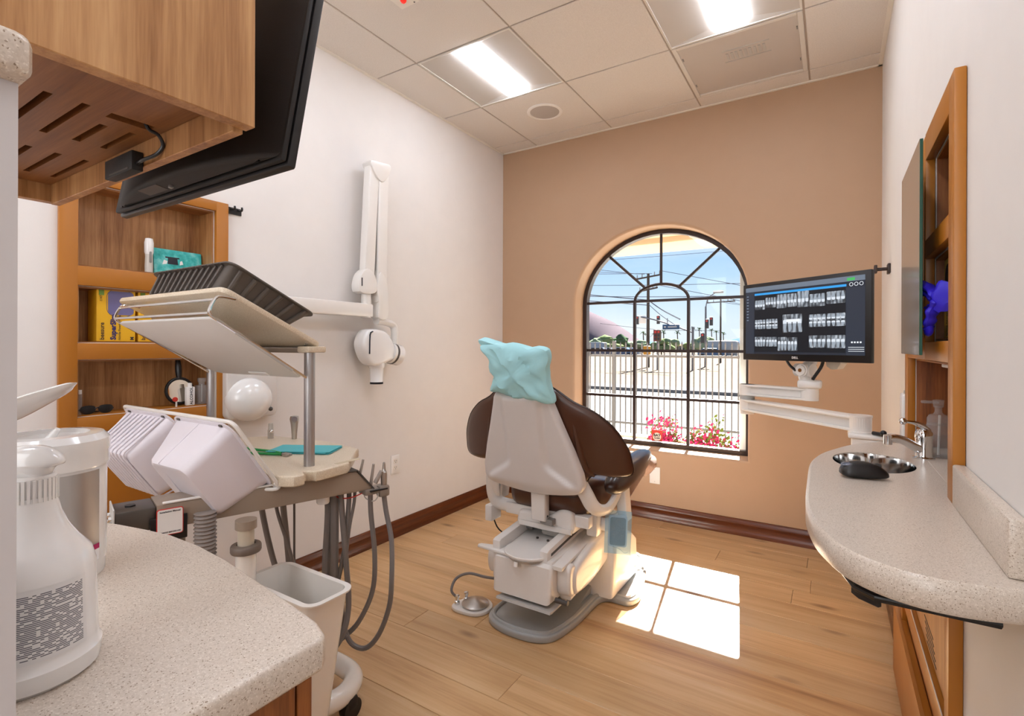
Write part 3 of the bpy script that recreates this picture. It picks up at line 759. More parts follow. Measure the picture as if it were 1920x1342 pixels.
# utility poles and lines
polem = plain('weathered_pole', '#463d37', .9, spec=.0); wirem = plain('dark_wire', '#43434b', .6)
def upole(px, Y_, h, label, arms, r):
    x = at(px, Y_); t = thing('utility_pole', label, 'pole', (x, Y_, -.6), None)
    part('post', B().cyl((x, Y_, -.7), (x, Y_, h), r, r*.75, 10), polem, t)
    for z, L, tilt in arms:
        part('crossarm', B().tube([(x-L, Y_, z-tilt), (x+L, Y_, z+tilt)], .07, 6), polem, t)
        b = B()
        for q in (-.9, -.5, .5, .9): b.cyl((x+L*q, Y_, z+tilt*q+.05), (x+L*q, Y_, z+tilt*q+.32), .05, .035, 6)
        part('insulator', b, greyp, t)
    return x
p1 = upole(1215, 40, 7.0, 'tall utility pole with two crossarms left of the middle of the window', ((6.75, 1.0, .12), (5.75, .75, .12)), .14)
p2 = upole(1351, 60, 6.5, 'slim utility pole with one crossarm near the right side of the window', ((6.2, 1.5, .05),), .11)
def wires(name, pairs, label):
    b = B()
    for a, c, sag, r in pairs: b.tube([a, tuple((a[i]+c[i])/2-(sag if i == 2 else 0) for i in range(3)), c], r, 4, smooth=6)
    solo(name, b, wirem, label, 'wire', pairs[0][0])
wires('overhead_wires', [((p1-.9, 40, 7.05), (-37, 62, 14.5), .5, .02), ((p1-.3, 40, 7.0), (-38, 62, 13.6), .5, .02), ((p1+.3, 40, 7.0), (-39, 62, 12.8), .5, .02), ((p1+.9, 40, 7.2), (14, 46, 1.5), .2, .02), ((p1+.6, 40, 6.1), (12, 46, .9), .2, .02)], 'thin power lines fanning out from the tall utility pole')
wires('telephone_cables', [((-34, 40, 8.3), (p1, 40, 4.9), .2, .035), ((p1, 40, 4.9), (-8.5, 34, 3.0), .1, .045), ((-34, 40, 7.4), (p1, 40, 4.5), .2, .03), ((p1, 40, 4.6), (-8.8, 34.2, 2.6), .1, .03)], 'thick black telephone cables sagging across the window')
wires('street_cables', [((-40, 52, 7.9), (8, 46, 5.0), .35, .03), ((-40, 54, 9.3), (8, 46, 6.0), .3, .024), ((-36, 47, 10.2), (4, 40, 8.2), .2, .016)], 'level cables running the whole width of the window')
wires('far_cables', [((p2, 60, 6.2), (14, 70, 2.2), .3, .02), ((p2, 60, 3.0), (-24, 58, 4.0), .3, .02), ((p2, 60, 6.4), (12, 66, 1.5), .3, .02)], 'thin lines strung from the slim utility pole')
# traffic signals
sigb = plain('signal_housing', '#2c2d31', .6); sigm = plain('signal_mast', '#55555a', .5); amber = plain('signal_yellow', '#b87c00', .5); sgreen = plain('street_sign_blue', '#0f3f62', .5)
def signal(x, y, z, s, label, colm=sigb):
    s *= .6
    t = thing('traffic_signal', label, 'traffic light', (x, y, z), 'traffic lights at the crossing')
    part('housing', B().box(x-.2*s, x+.2*s, y-.12*s, y+.12*s, z-.55*s, z+.55*s, .04*s), colm, t)
    for k, c in ((1, red), (0, amber), (-1, green)): part('lens', B().cyl((x, y-.12*s, z+.33*s*k), (x, y-.16*s, z+.33*s*k), .11*s, n=10), c if k == 1 else sigb, t)
    return t
mast = thing('signal_mast_arm', 'grey traffic mast arm reaching left across the crossing', 'mast', (at(1297, 37), 37, -.6))
mx_ = at(1299, 37)
part('arm', B().tube([(mx_, 37, 2.2), (mx_-2.5, 37.2, 3.1), (at(1190, 38), 38, 3.55)], .055, 6, smooth=4), sigm, mast)
part('post', B().cyl((mx_, 37, -.7), (mx_, 37, 2.6), .09, .08, 8), sigm, mast)
signal(at(1197, 38), 38-.25, 3.2, .95, 'traffic light at the left tip of the mast arm')
signal(at(1236, 38), 38-.25, 3.2, .95, 'traffic light hanging right of the tall utility pole')
solo('route_sign', B().box(at(1206.5, 38)-.28, at(1206.5, 38)+.28, 37.7, 37.74, 2.95, 3.55, .02), trimw, 'white square sign hanging beside the leftmost traffic light', 'sign', (at(1206.5, 38), 37.7, 3.2))
sgn = thing('street_sign', 'blue street name sign hanging from the mast arm', 'sign', (at(1258, 37), 37, 2.7))
part('board', B().box(at(1258, 37)-.6, at(1258, 37)+.6, 36.95, 37.0, 2.45, 2.80, .02), sgreen, sgn)
part('hanger', B().cyl((at(1258, 37)-.25, 36.98, 2.8), (at(1258, 37)-.25, 36.98, 3.25), .03, n=6), sigm, sgn)
part('faded_lettering', B().box(at(1258, 37)-.48, at(1258, 37)-.36, 36.94, 36.95, 2.58, 2.67).box(at(1258, 37)-.2, at(1258, 37)+.42, 36.94, 36.95, 2.59, 2.66), lgrey, sgn, 'pale lettering too far away to read', 'stuff')
signal(at(1229.5, 36), 36, 2.0, 1.25, 'traffic light pair low beside the yellow crossing box, left half', plain('signal_back_red', '#6b2b22', .6))
signal(at(1235.5, 36), 36, 2.0, 1.25, 'traffic light pair low beside the yellow crossing box, right half', plain('signal_back_brown', '#5b4636', .6))
cb_ = thing('crossing_signal', 'small yellow signal box on a thin post left of the low traffic lights', 'signal', (at(1213, 36), 36, -.6))
part('box', B().box(at(1213, 36)-.25, at(1213, 36)+.25, 35.9, 36.1, .55, 1.25, .05), amber, cb_)
part('post', B().cyl((at(1213, 36), 36, -.7), (at(1213, 36), 36, .56), .04, n=8), sigm, cb_)
solo('signal_post', B().cyl((at(1233, 36.2), 36.2, -.6), (at(1233, 36.2), 36.2, 1.6), .07, n=8), sigm, 'grey post carrying the low pair of traffic lights', 'post', (at(1233, 36.2), 36.2, -.6))
lp = thing('street_light', 'tall street light pole with a curved arm near the right of the window', 'street light', (at(1323, 45), 45, -.6))
lx = at(1323, 45)
part('post', B().cyl((lx, 45, -.7), (lx, 45, 4.6), .11, .07, 8), sigm, lp)
part('arm', B().tube([(lx, 45, 4.5), (lx+.2, 45, 5.3), (lx+.8, 45, 5.75)], .045, 6, smooth=4), sigm, lp)
part('lamp_head', B().box(lx+.6, lx+1.4, 44.85, 45.15, 5.68, 5.85, .05), greyp, lp)
signal(at(1325.5, 44), 44, 3.1, 1.15, 'upper traffic light on the street light pole, left one')
signal(at(1333.5, 44), 44, 3.3, 1.05, 'upper traffic light on the street light pole, right one')
signal(at(1317.5, 42), 42, 1.9, 1.2, 'lower dark traffic light beside the street light pole')
# cars and low buildings beyond the lot
def car(px, Y_, L, hgt, col, label, van=False):
    x = at(px, Y_); t = thing('car' if not van else 'van', label, 'car' if not van else 'van', (x, Y_, -.6), 'vehicles on the far road')
    z = -.6+.3
    body = [(-L/2, z), (L/2, z), (L/2, z+hgt*.42), (L*.32, z+hgt*.5), (L*.18, z+hgt), (-L*.3, z+hgt), (-L*.46, z+hgt*.5), (-L/2, z+hgt*.42)] if not van else [(-L/2, z), (L/2, z), (L/2, z+hgt*.95), (L*.4, z+hgt), (-L/2, z+hgt)]
    part('body', B().prism([(x+a, c) for a, c in body], Y_-.85, Y_+.85, 'xz', .06), plain('car_paint_%d' % int(px), tuple(int(col[i:i+2],16)/255*.6 for i in (1, 3, 5)), .3, coat=.5), t)
    if not van: part('window_glass', B().prism([(x+L*.28, z+hgt*.52), (x+L*.16, z+hgt*.93), (x-L*.28, z+hgt*.93), (x-L*.4, z+hgt*.52)], Y_-.87, Y_-.86, 'xz'), black, t)
    for s in (-.32, .32): part('wheel', B().cyl((x+L*s, Y_-.9, -.28), (x+L*s, Y_-.7, -.28), .32, n=12), blackm, t)
car(1125, 95, 4.6, 1.35, '#3a4a86', 'dark blue car on the far road, leftmost')
car(1138, 97, 4.4, 1.35, '#2f3540', 'black car behind the dark blue one')
car(1168, 95, 4.6, 1.4, '#3f6fae', 'mid blue car left of the left-hand window bar')
car(1180, 99, 4.4, 1.35, '#8fa8c8', 'light blue car touching the left-hand window bar')
car(1336, 92, 4.6, 1.3, '#2f6fb0', 'bright blue car near the slim utility pole')
car(1356, 94, 4.8, 2.6, '#e8ebee', 'white van right of the slim utility pole', True)
car(1116, 99, 4.6, 2.4, '#dfe3e8', 'white van left of the dark blue car', True)
def bld(px, Y_, w, h, wallc, label):
    h *= .55; w *= .6; Y_ += 30
    x = at(px, Y_); t = thing('low_building', label, 'building', (x, Y_, -.6), 'low buildings beyond the trees')
    part('wall', B().box(x-w/2, x+w/2, Y_, Y_+8, -.7, h), plain('far_wall_%d' % int(px), tuple(x*.62 for x in (int(wallc[1:3],16)/255, int(wallc[3:5],16)/255, int(wallc[5:7],16)/255)), .9, spec=0), t)
    part('roof', B().prism([(Y_-.6, h), (Y_+8.6, h), (Y_+4, h+.5)], x-w/2-.5, x+w/2+.5, 'yz'), plain('far_roof_%d' % int(px), '#6b5546', .9, spec=0), t)
    for k in range(3):
        q = x-w*.32+w*.32*k; part('window', B().box(q-.7, q+.7, Y_-.05, Y_+.02, .1, 1.0), sigb, t)
bld(1196, 150, 14, 3.2, '#d8d3cc', 'low pale building left of the traffic lights')
bld(1262, 145, 16, 3.0, '#cfc6ba', 'long pale building in the middle of the view')
bld(1285, 160, 10, 3.4, '#b9c3d0', 'bluish building left of the right-hand window bar')
bld(1375, 150, 12, 2.8, '#d5d0cb', 'pale building at the right end of the view')
bld(1148, 160, 12, 3.2, '#cfd3d6', 'pale building below the dark rounded tree')
# ================================================================== built-in shelf unit on the left wall
X0 = XL
u = thing('wall_shelf_unit', 'ochre wall unit with three walnut-lined niches on the left wall', 'shelf', (XL, .934, .50))
def frame_yz(y0, y1, z0, z1, holes, x0, x1, r=.006):
    """ochre slab with openings: stiles and rails as one piece"""
    b = B(); ys = sorted({y0, y1, *[h[0] for h in holes], *[h[1] for h in holes]})
    hs = sorted(holes, key=lambda h: h[2])
    ha, hb = hs[0][0], max(h[1] for h in hs)
    return b
NLo = [(.697, 1.171, 1.455, 1.756), (.697, 1.171, 1.180, 1.386), (.697, 1.171, .915, 1.121)]
fx0, fx1 = XL+.001, XL+.021
b = B()
b.box(fx0, fx1, .644, .697, .50, 1.797, .003); b.box(fx0, fx1, 1.171, 1.224, .50, 1.797, .003)
for z0, z1 in ((1.756, 1.797), (1.386, 1.455), (1.121, 1.180), (.858, .915)): b.box(fx0, fx1-.0004, .690, 1.178, z0, z1, .003)
part('frame', b, orange, u)
for (y0, y1, z0, z1), nm in zip(NLo, ('top', 'mid', 'low')):
    b = B(); e = .002
    b.box(XL-.112, XL-.104, y0+e, y1-e, z0+e, z1-e)
    part('back_panel', b, lam_z, u, 'walnut back of a niche')
    part('niche_side', B().box(XL-.104, XL, y0+e, y0+e+.006, z0+e, z1-e), lam_z, u); part('niche_side', B().box(XL-.104, XL, y1-e-.006, y1-e, z0+e, z1-e), lam_z, u)
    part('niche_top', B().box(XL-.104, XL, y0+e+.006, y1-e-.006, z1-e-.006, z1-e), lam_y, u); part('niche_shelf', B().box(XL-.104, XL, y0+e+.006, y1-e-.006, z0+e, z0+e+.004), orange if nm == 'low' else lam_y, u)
part('flap_door', B().box(fx0, fx1+.004, .700, 1.168, .556, .852, .003), orange, u)
part('bottom_rail', B().box(fx0, fx1, .690, 1.178, .50, .552, .003), orange, u)
# things in the niches
dv = thing('curing_light', 'white handheld device standing in the top niche beside a turquoise booklet', 'device', (-2.335, .948, 1.461))
part('body', B().lathe([(0, 0), (.014, 0), (.0145, .03), (.013, .07), (.0135, .078)], (-2.335, .948, 1.461), 18), plain('device_beige', '#cfc8be', .4), dv)
part('head', B().lathe([(.0135, .078), (.016, .086), (.0165, .125), (.013, .142), (0, .146)], (-2.335, .948, 1.461), 18), wgloss, dv, 'white rounded head')
part('trigger', B().box(-2.324, -2.316, .944, .952, 1.505, 1.55, .003), greyp, dv)
bk = thing('booklet', 'turquoise watercolour booklet leaning in the top niche', 'booklet', (-2.345, 1.06, 1.461))
m, t_, b_ = newmat('turquoise_watercolour'); v_ = coords(t_)
t_.links.new(ramp(t_, noise(t_, v_, 28, 5, .6), [(.3, '#0f8f86'), (.5, '#3fb9b4'), (.7, '#8fd6cf')]), b_.inputs['Base Color']); b_.inputs['Roughness'].default_value = .5
xb = Matrix.Translation((-2.35, 0, 1.461)) @ Matrix.Rotation(math.radians(-6), 4, 'Y')
part('cover', B().box(0, .012, .969, 1.155, .001, .112, .001, 1, xb), m, bk)
part('printed_shape', B().prism([(1.02, .05), (1.06, .05), (1.058, .075), (1.066, .075), (1.066, .081), (1.012, .081), (1.012, .075), (1.022, .075)], .0122, .0126, 'yz', xf=xb), ink, bk, 'black printed shape')
part('printed_spot', B().prism([(1.00, .046), (1.016, .05), (1.02, .062), (1.006, .066)], .0122, .0126, 'yz', xf=xb).prism([(1.066, .05), (1.08, .055), (1.076, .07), (1.068, .066)], .0122, .0126, 'yz', xf=xb), wplast, bk, 'white printed spots')
def glove_box(name, y0, label, grp):
    w, hgt, xf_ = .122, .201, XL-.008
    t = thing(name, label, 'box', (XL-.055, y0+w/2, 1.187), grp)
    z0 = 1.187
    part('carton', B().box(XL-.09, xf_, y0, y0+w, z0, z0+hgt, .0015, 1), yellow, t)
    o = rrect(y0+.034, y0+w-.006, z0+.100, z0+hgt-.012, .014, 6)
    part('opening_outline', B().tube([(xf_, a, c) for a, c in rrect(y0+.030, y0+w-.006, z0+.094, z0+hgt-.006, .03, 6)], .0007, 4, True), inkb, t)
    part('opening', B().prism(o, xf_, xf_+.0012, 'yz'), violet_g, t, 'violet-grey dispensing window')
    part('green_tab', B().box(xf_, xf_+.001, y0+.006, y0+.022, z0+hgt-.03, z0+hgt-.004), plain('green_print', '#6f8f3a', .6), t)
    P = lambda y, z: (xf_+.0012, y0+y, z0+z)
    R_, U_ = (0, 0, 1), (0, -1, 0)
    text('lettering', '1147', .011, P(.016, .148), R_, U_, ink, t)
    text('lettering', 'beesure', .020, P(.022, .006), R_, U_, ink, t, bold=.0002)
    text('lettering', 'SuperSlim', .024, P(.058, .006), R_, U_, inkb, t, bold=.0009)
    text('lettering', 'Nitrile Powder Free', .0115, P(.074, .006), R_, U_, ink, t)
    text('lettering', 'M', .016, P(.116, .006), R_, U_, ink, t, bold=.0006)
    return t
gA = glove_box('glove_box', .760, 'yellow carton of nitrile gloves in the middle niche, the whole front in view', 'glove boxes in the middle niche')
gB = glove_box('glove_box', .893, 'yellow glove carton behind the white tray frame, second in the middle niche', 'glove boxes in the middle niche')
gC = glove_box('glove_box', 1.026, 'yellow glove carton at the far end of the middle niche, mostly hidden', 'glove boxes in the middle niche')
# bottom niche
ZN = .921
mr = thing('hand_mirror', 'black round hand mirror standing handle-up in the lowest niche', 'mirror', (-2.335, 1.06, ZN))
cx_, cz_ = 1.06, .982
xf_ = Matrix.Translation((-2.325, cx_, cz_)) @ Matrix.Rotation(math.radians(-8), 4, 'Y')
part('rim', B().tube([(0, .052*math.cos(a), .052*math.sin(a)) for a in [2*math.pi*k/28 for k in range(28)]], .006, 8, True).add(bmesh.new()), black, mr) if False else None
b = B(xf_); b.tube([(0, .052*math.cos(2*math.pi*k/28), .052*math.sin(2*math.pi*k/28)) for k in range(28)], .0065, 8, True); part('rim', b, black, mr)
b = B(xf_); b.cyl((-.004, 0, 0), (.002, 0, 0), .05, n=32); part('glass_disc', b, mirror, mr, 'round mirror glass')
b = B(xf_); b.tube([(0, 0, .05), (0, 0, .075), (0, 0, .10), (0, 0, .135)], lambda s: .0085+.004*math.sin(s*3.1), 10, smooth=3); part('handle', b, black, mr)
al = thing('spirit_bottle', 'small white bottle with a printed label in front of the hand mirror', 'bottle', (-2.292, 1.083, ZN))
part('body', B().box(-2.304, -2.281, 1.068, 1.100, ZN, ZN+.078, .004), wplast, al)
part('cap', B().cyl((-2.2925, 1.084, ZN+.078), (-2.2925, 1.084, ZN+.094), .008, n=16), wplast, al)
text('lettering', 'ALCOHOL', .0155, (-2.2806, 1.090, ZN+.004), (0, 0, 1), (0, -1, 0), ink, al, bold=.0003)
cb = thing('clear_pump_bottle', 'clear plastic square pump bottle at the right of the hand mirror', 'bottle', (-2.30, 1.137, ZN))
part('body', B().box(-2.322, -2.284, 1.115, 1.158, ZN, ZN+.082, .004), clearb, cb)
part('collar', B().lathe([(.012, .082), (.012, .095), (.016, .096), (.016, .112), (0, .112)], (-2.303, 1.137, ZN), 18), clearb, cb)
part('dip_tube', B().cyl((-2.303, 1.137, ZN+.01), (-2.303, 1.137, ZN+.085), .003, n=8), lgrey, cb)
rk = thing('red_timer', 'small white stick with a round red knob beside the hand mirror', 'timer', (-2.282, 1.026, ZN))
part('stick', B().tube([(-2.283, 1.028, ZN), (-2.283, 1.028, ZN+.02), (-2.282, 1.030, ZN+.034)], .0035, 8), wplast, rk)
part('knob', B().lathe([(0, -.004), (.009, -.004), (.010, 0), (.009, .004), (0, .005)], (-2.276, 1.020, ZN+.031), 18, Matrix.Rotation(math.pi/2, 4, 'Y')), red, rk, 'red knob')
gl = thing('safety_glasses', 'dark safety glasses lying folded in the lowest niche', 'glasses', (-2.30, .765, ZN))
for y in (.735, .788):
    o = spline2([(-.022, .0), (-.018, .012), (0, .016), (.02, .012), (.024, -.002), (.012, -.014), (-.012, -.014)], 4)
    part('lens', B().pillow(o, (0, 0), lambda a, c, h, y=y: (-2.283+h-.15*abs(a), y+a, ZN+.0165+c), .0015, .0015, 3), black, gl)
part('bridge', B().tube([(-2.283, .756, ZN+.020), (-2.281, .762, ZN+.024), (-2.283, .768, ZN+.020)], .0022, 6), black, gl)
part('temple', B().tube([(-2.287, .712, ZN+.018), (-2.32, .714, ZN+.012), (-2.335, .74, ZN+.004), (-2.338, .78, ZN+.004)], .0025, 6, smooth=3), black, gl)
part('temple', B().tube([(-2.287, .812, ZN+.018), (-2.318, .812, ZN+.010), (-2.328, .78, ZN+.004), (-2.33, .73, ZN+.004)], .0025, 6, smooth=3), black, gl)
vb = thing('clear_vial', 'narrow clear vial with a white cap at the left end of the lowest niche', 'vial', (-2.30, .705, ZN))
part('tube', B().cyl((-2.296, .7135, ZN), (-2.296, .7135, ZN+.075), .0085, n=16), clearb, vb)
part('cap', B().cyl((-2.296, .7135, ZN+.075), (-2.296, .7135, ZN+.09), .0075, n=16), wplast, vb)
# coat hooks on the left wall
hk = thing('double_coat_hook', 'small black double hook on the wall right of the ochre shelf unit', 'hook', (XL, 1.258, 1.775))
part('plate', B().box(XL, XL+.006, 1.228, 1.290, 1.760, 1.790, .001, 1), blackm, hk)
for y in (1.243, 1.275): part('prong', B().tube([(XL+.005, y, 1.783), (XL+.03, y, 1.776), (XL+.036, y, 1.782), (XL+.034, y, 1.79)], .0045, 8, smooth=3), black, hk)
# hand towel / soap dispenser dome on the wall
dp = thing('soap_dispenser', 'white domed dispenser on the left wall behind the worktop', 'dispenser', (XL, 1.29, .925))
part('back_box', B().prism(rrect(1.20, 1.44, .845, 1.09, .03), XL, XL+.055, 'yz', .01, 3), plain('dispenser_back', '#d8d1cb', .35), dp)
part('dome', B().sph((XL+.05, 1.30, .93), (.085, .103, .098), 32), wgloss, dp, 'white glossy dome')
part('button', B().sph((XL+.105, 1.372, .885), (.008, .010, .010), 12), dgrey, dp)
# power outlets
def outlet(y, z, label):
    t = thing('power_outlet', label, 'outlet', (XL, y, z))
    part('plate', B().box(XL, XL+.006, y-.035, y+.035, z-.057, z+.057, .003), wplast, t)
    for s in (-1, 1):
        part('socket', B().prism(rrect(y-.0165, y+.0165, z+s*.0195-.014, z+s*.0195+.014, .006), XL+.006, XL+.0075, 'yz'), trimw, t)
        b = B()
        for q in (-.006, .006): b.box(XL+.0074, XL+.0078, y+q-.0012, y+q+.0012, z+s*.0195-.001, z+s*.0195+.007)
        b.cyl((XL+.0074, y, z+s*.0195-.007), (XL+.0078, y, z+s*.0195-.007), .0025, n=8)
        part('slots', b, ink, t, 'dark socket slots', 'stuff')
outlet(2.255, .447, 'white double power outlet low on the left wall right of the hanging hoses')
t = thing('wall_plate', 'white blank wall plate on the tan wall behind the foot of the chair', 'plate', (-1.01, YF, .30))
part('plate', B().box(-1.062, -.990, YF-.006, YF, .242, .356, .003), wplast, t)
part('screw', B().cyl((-1.026, YF-.0065, .34), (-1.026, YF-.0055, .34), .003, n=8), lgrey, t); part('screw', B().cyl((-1.026, YF-.0065, .258), (-1.026, YF-.0055, .258), .003, n=8), lgrey, t)
# ================================================================== wall-mounted dental x-ray
xr = thing('dental_xray_unit', 'white folding dental x-ray arm on the left wall', 'x-ray unit', (XL, 1.98, 1.36))
wx = -2.2
part('wall_rail', B().box(XL, XL+.03, 1.10, 1.46, 1.30, 1.42, .006), wmetal, xr)
part('lower_arm', B().box(wx-.035, wx+.028, 1.14, 1.985, 1.335, 1.408, .008), wmetal, xr)
part('wall_joint', B().cyl((wx-.04, 1.19, 1.29), (wx-.04, 1.19, 1.43), .035, n=24), wmetal, xr)
part('elbow_post', B().cyl((wx, 1.955, 1.33), (wx, 1.955, 1.50), .027, n=24), wmetal, xr)
part('shoulder', B().prism(spline2([(1.885, 1.47), (1.89, 1.555), (1.94, 1.60), (1.99, 1.57), (2.01, 1.50), (1.98, 1.465)], 4), wx-.032, wx+.034, 'yz', .006), wmetal, xr)
part('shoulder_slot', B().box(wx+.033, wx+.036, 1.893, 1.899, 1.50, 1.545), ink, xr, 'black slot')
def arm(y0, y1, z0, z1, lean, dx):
    b = B(); b.prism([(y0, z0), (y1, z0), (y1+lean, z1), (y0+lean, z1)], wx-.028+dx, wx+.026+dx, 'yz', .008, 3); return b
part('upright_arm', arm(1.925, 1.995, 1.56, 2.19, .035, 0), wmetal, xr)
part('upright_arm', arm(2.012, 2.085, 1.42, 2.19, .012, .004), wmetal, xr)
part('cable_gap', B().prism([(1.997, 1.60), (2.010, 1.60), (2.026, 2.10), (2.030, 2.10)], wx-.02, wx+.016, 'yz'), greyp, xr, 'grey gap between the two arms')
part('top_cap', B().prism(spline2([(1.955, 2.20), (2.03, 2.212), (2.105, 2.214), (2.09, 2.15), (2.045, 2.105), (2.005, 2.12), (1.97, 2.16)], 4), wx-.034, wx+.036, 'yz', .005), wmetal, xr)
part('lower_knuckle', B().prism(spline2([(2.005, 1.50), (2.03, 1.59), (2.075, 1.55), (2.09, 1.45), (2.085, 1.335), (2.015, 1.335), (2.02, 1.42)], 4), wx-.028, wx+.036, 'yz', .005), wmetal, xr)
part('yoke', B().tube([(wx, 2.03, 1.315), (wx, 2.10, 1.312), (wx+.005, 2.155, 1.295), (wx+.01, 2.165, 1.25), (wx+.01, 2.16, 1.17)], .026, 12, smooth=5, flat=(1, .8)), wmetal, xr)
hd = part('tube_head', B().prism(spline2([(1.90, 1.16), (1.905, 1.22), (1.945, 1.265), (2.04, 1.262), (2.09, 1.235), (2.135, 1.17), (2.14, 1.11), (2.09, 1.085), (2.0, 1.06), (1.94, 1.085)], 5), wx-.045, wx+.055, 'yz', .022, 4), wgloss, xr)
part('side_drum', B().cyl((wx+.005, 2.12, 1.135), (wx+.005, 2.195, 1.12), .062, n=32), wgloss, xr)
part('drum_ring', B().cyl((wx+.005, 2.138, 1.1315), (wx+.005, 2.152, 1.1285), .0632, n=32), dgrey, xr, 'dark grey ring')
part('slot', B().tube([(wx+.0555, 1.955, 1.253), (wx+.056, 1.935, 1.235), (wx+.056, 1.932, 1.13)], .004, 6, smooth=3), ink, hd, 'black curved slot')
part('collar', B().lathe([(.046, .11), (.048, .07), (.044, .05), (0, .05)], (wx+.005, 2.03, 1.00), 28), wgloss, xr)
part('cone', B().lathe([(.038, .06), (.036, -.028), (.037, -.030), (0, -.030)], (wx+.005, 2.03, 1.00), 28), wgloss, xr)
part('cone_tip', B().lathe([(.0365, -.030), (.0365, -.042), (.030, -.042), (0, -.038)], (wx+.005, 2.03, 1.00), 28), blackm, xr, 'black ring at the mouth of the cone')
# ================================================================== twelve-o'clock cabinet at the left: base cabinet, worktop, overhead cabinet
bc = thing('base_cabinet', 'walnut base cabinet with white bar handles under the left worktop', 'cabinet', (-.82, .22, 0))
part('body', B().box(-1.18, -.5065, .118, .345, .09, .822), teak, bc)
part('plinth', B().box(-1.15, -.55, .12, .32, 0, .09), black, bc)
part('end_panel', B().box(-.505, -.484, .338, .356, .09, .81, .001, 1), teak, bc)
for z0, z1 in ((.62, .818), (.36, .612), (.10, .352)):
    d = part('drawer', B().box(-.506, -.4815, .119, .334, z0, z1, .0015, 1), teak, bc)
    zz = z1-.048
    part('handle', B().box(-.4645, -.4515, .12, .312, zz-.012, zz+.006, .001, 1).box(-.482, -.463, .285, .297, zz-.009, zz+.003).box(-.482, -.463, .14, .152, zz-.009, zz+.003), wmetal, d, 'white square bar handle')
arc = [(-.470, .362), (-.498, .373), (-.562, .383), (-.668, .397), (-.752, .408), (-.84, .414), (-.928, .412), (-.99, .402), (-1.058, .388), (-1.12, .372), (-1.2, .345)]
wt = [(-1.2, .1095), (-.462, .1095), (-.462, .352)] + arc
wtop = B(); wtop.prism(wt, .824, .86, 'xy', .006, 3)
solo('worktop', wtop, quartz_m, 'speckled beige stone worktop with a bowed end in the left foreground', 'worktop', (-.82, .25, .86))
# overhead cabinet
oc = thing('overhead_cabinet', 'walnut overhead cabinet with ventilation slots in its underside, upper left', 'cabinet', (-.845, .22, 1.42))
Xa, Xb, Ya, Yb, Zb = -.554, -1.140, .112, .330, 1.42
part('side_panel', B().box(Xa-.018, Xa, Ya, Yb, Zb, 2.45, .0008, 1), lam_z, oc)
part('far_panel', B().box(Xb, Xa-.0185, Yb-.0155, Yb-.0035, Zb-.0045, 2.45, .0008, 1), lam_z, oc)
part('left_panel', B().box(Xb-.018, Xb-.0005, Ya, Yb, Zb, 2.45, .0008, 1), lam_z, oc)
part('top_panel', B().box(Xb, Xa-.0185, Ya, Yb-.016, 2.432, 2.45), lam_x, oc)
# underside panel with real slots
SL = [(-.724, -.864, .193, .201), (-.722, -.865, .226, .234), (-.772, -.863, .259, .268), (-.770, -.864, .290, .298), (-.941, -1.082, .2, .208), (-.941, -1.082, .232, .240), (-.942, -1.082, .264, .272), (-.942, -1.083, .297, .304)]
def slotted():
    ys = sorted({Ya, Yb-.016, *[s[2] for s in SL], *[s[3] for s in SL], .2545, .3005}); ys = [y for y in ys]
    xs_ = sorted({Xb, Xa-.0185, -.742, -.724, *[s[0] for s in SL], *[s[1] for s in SL]})
    b = B()
    def solid(x, y):
        if any(s[1] < x < s[0] and s[2] < y < s[3] for s in SL): return False
        return not (-.742 < x < -.728 and .2545 < y < .3005)
    for i in range(len(xs_)-1):
        j = 0
        while j < len(ys)-1:
            mx__ = (xs_[i]+xs_[i+1])/2
            if not solid(mx__, (ys[j]+ys[j+1])/2): j += 1; continue
            k = j
            while k+1 < len(ys)-1 and solid(mx__, (ys[k+1]+ys[k+2])/2): k += 1
            b.box(xs_[i], xs_[i+1], ys[j], ys[k+1], 1.449, 1.463); j = k+1
    return b
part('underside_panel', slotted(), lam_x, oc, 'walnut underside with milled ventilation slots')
part('slot_lining', B().box(Xb+.01, Xa-.03, Ya+.005, Yb-.02, 1.463, 1.467), plain('raw_chipboard', '#6d4a24', .9, bmp=(300, .5)), oc, 'raw board seen through the slots')
ad = thing('power_adapter', 'black power brick fixed inside the rim of the overhead cabinet', 'adapter', (-.832, .303, 1.43))
part('case', B().box(-.876, -.790, .300, .3140, 1.4085, 1.4345, .0015), blackm, ad)
part('vent', B().box(-.86, -.80, .2994, .3001, 1.4105, 1.413), dgrey, ad)
part('cord', B().tube([(-.790, .307, 1.418), (-.765, .304, 1.417), (-.742, .309, 1.421), (-.731, .312, 1.431), (-.729, .306, 1.442), (-.7355, .298, 1.448), (-.7355, .292, 1.460)], .0023, 8, smooth=5), black, ad, 'black cord looping up into a slot of the cabinet')
# monitor hung on the far side of the overhead cabinet (seen from behind)
mo = thing('hanging_monitor', 'black monitor seen from behind, hung on the far side of the overhead cabinet', 'monitor', (-.84, .395, 1.55))
MT = Matrix.Translation((0, .392, 1.407)) @ Matrix.Rotation(math.radians(-10), 4, 'X')
mxa, mxb = -.588, -1.078
part('rear_shell', B(MT).box(mxb, mxa, -.008, .0, 0, .325, .003), blackm, mo)
part('screen_frame', B(MT).box(mxb-.001, mxa+.0015, .0005, .013, -.004, .327, .003), black, mo)
part('screen', B(MT).box(mxb+.012, mxa-.012, .0131, .0136, .012, .315), plain('dark_screen', '#0c0d10', .12), mo)
arc_ = [(mxa-.004, -.0078)]+[(mxa-.004-(mxa-mxb-.02)*k/16, -.008-.036*math.sin(math.pi*min(1, k/16*1.02))**.62) for k in range(1, 16)]+[(mxb+.016, -.0078)]
b = B(MT); b.prism(arc_, .002, .285, 'xy', .008, 3)
part('rear_bulge', b, blackm, mo, 'convex rear housing', ang=50)
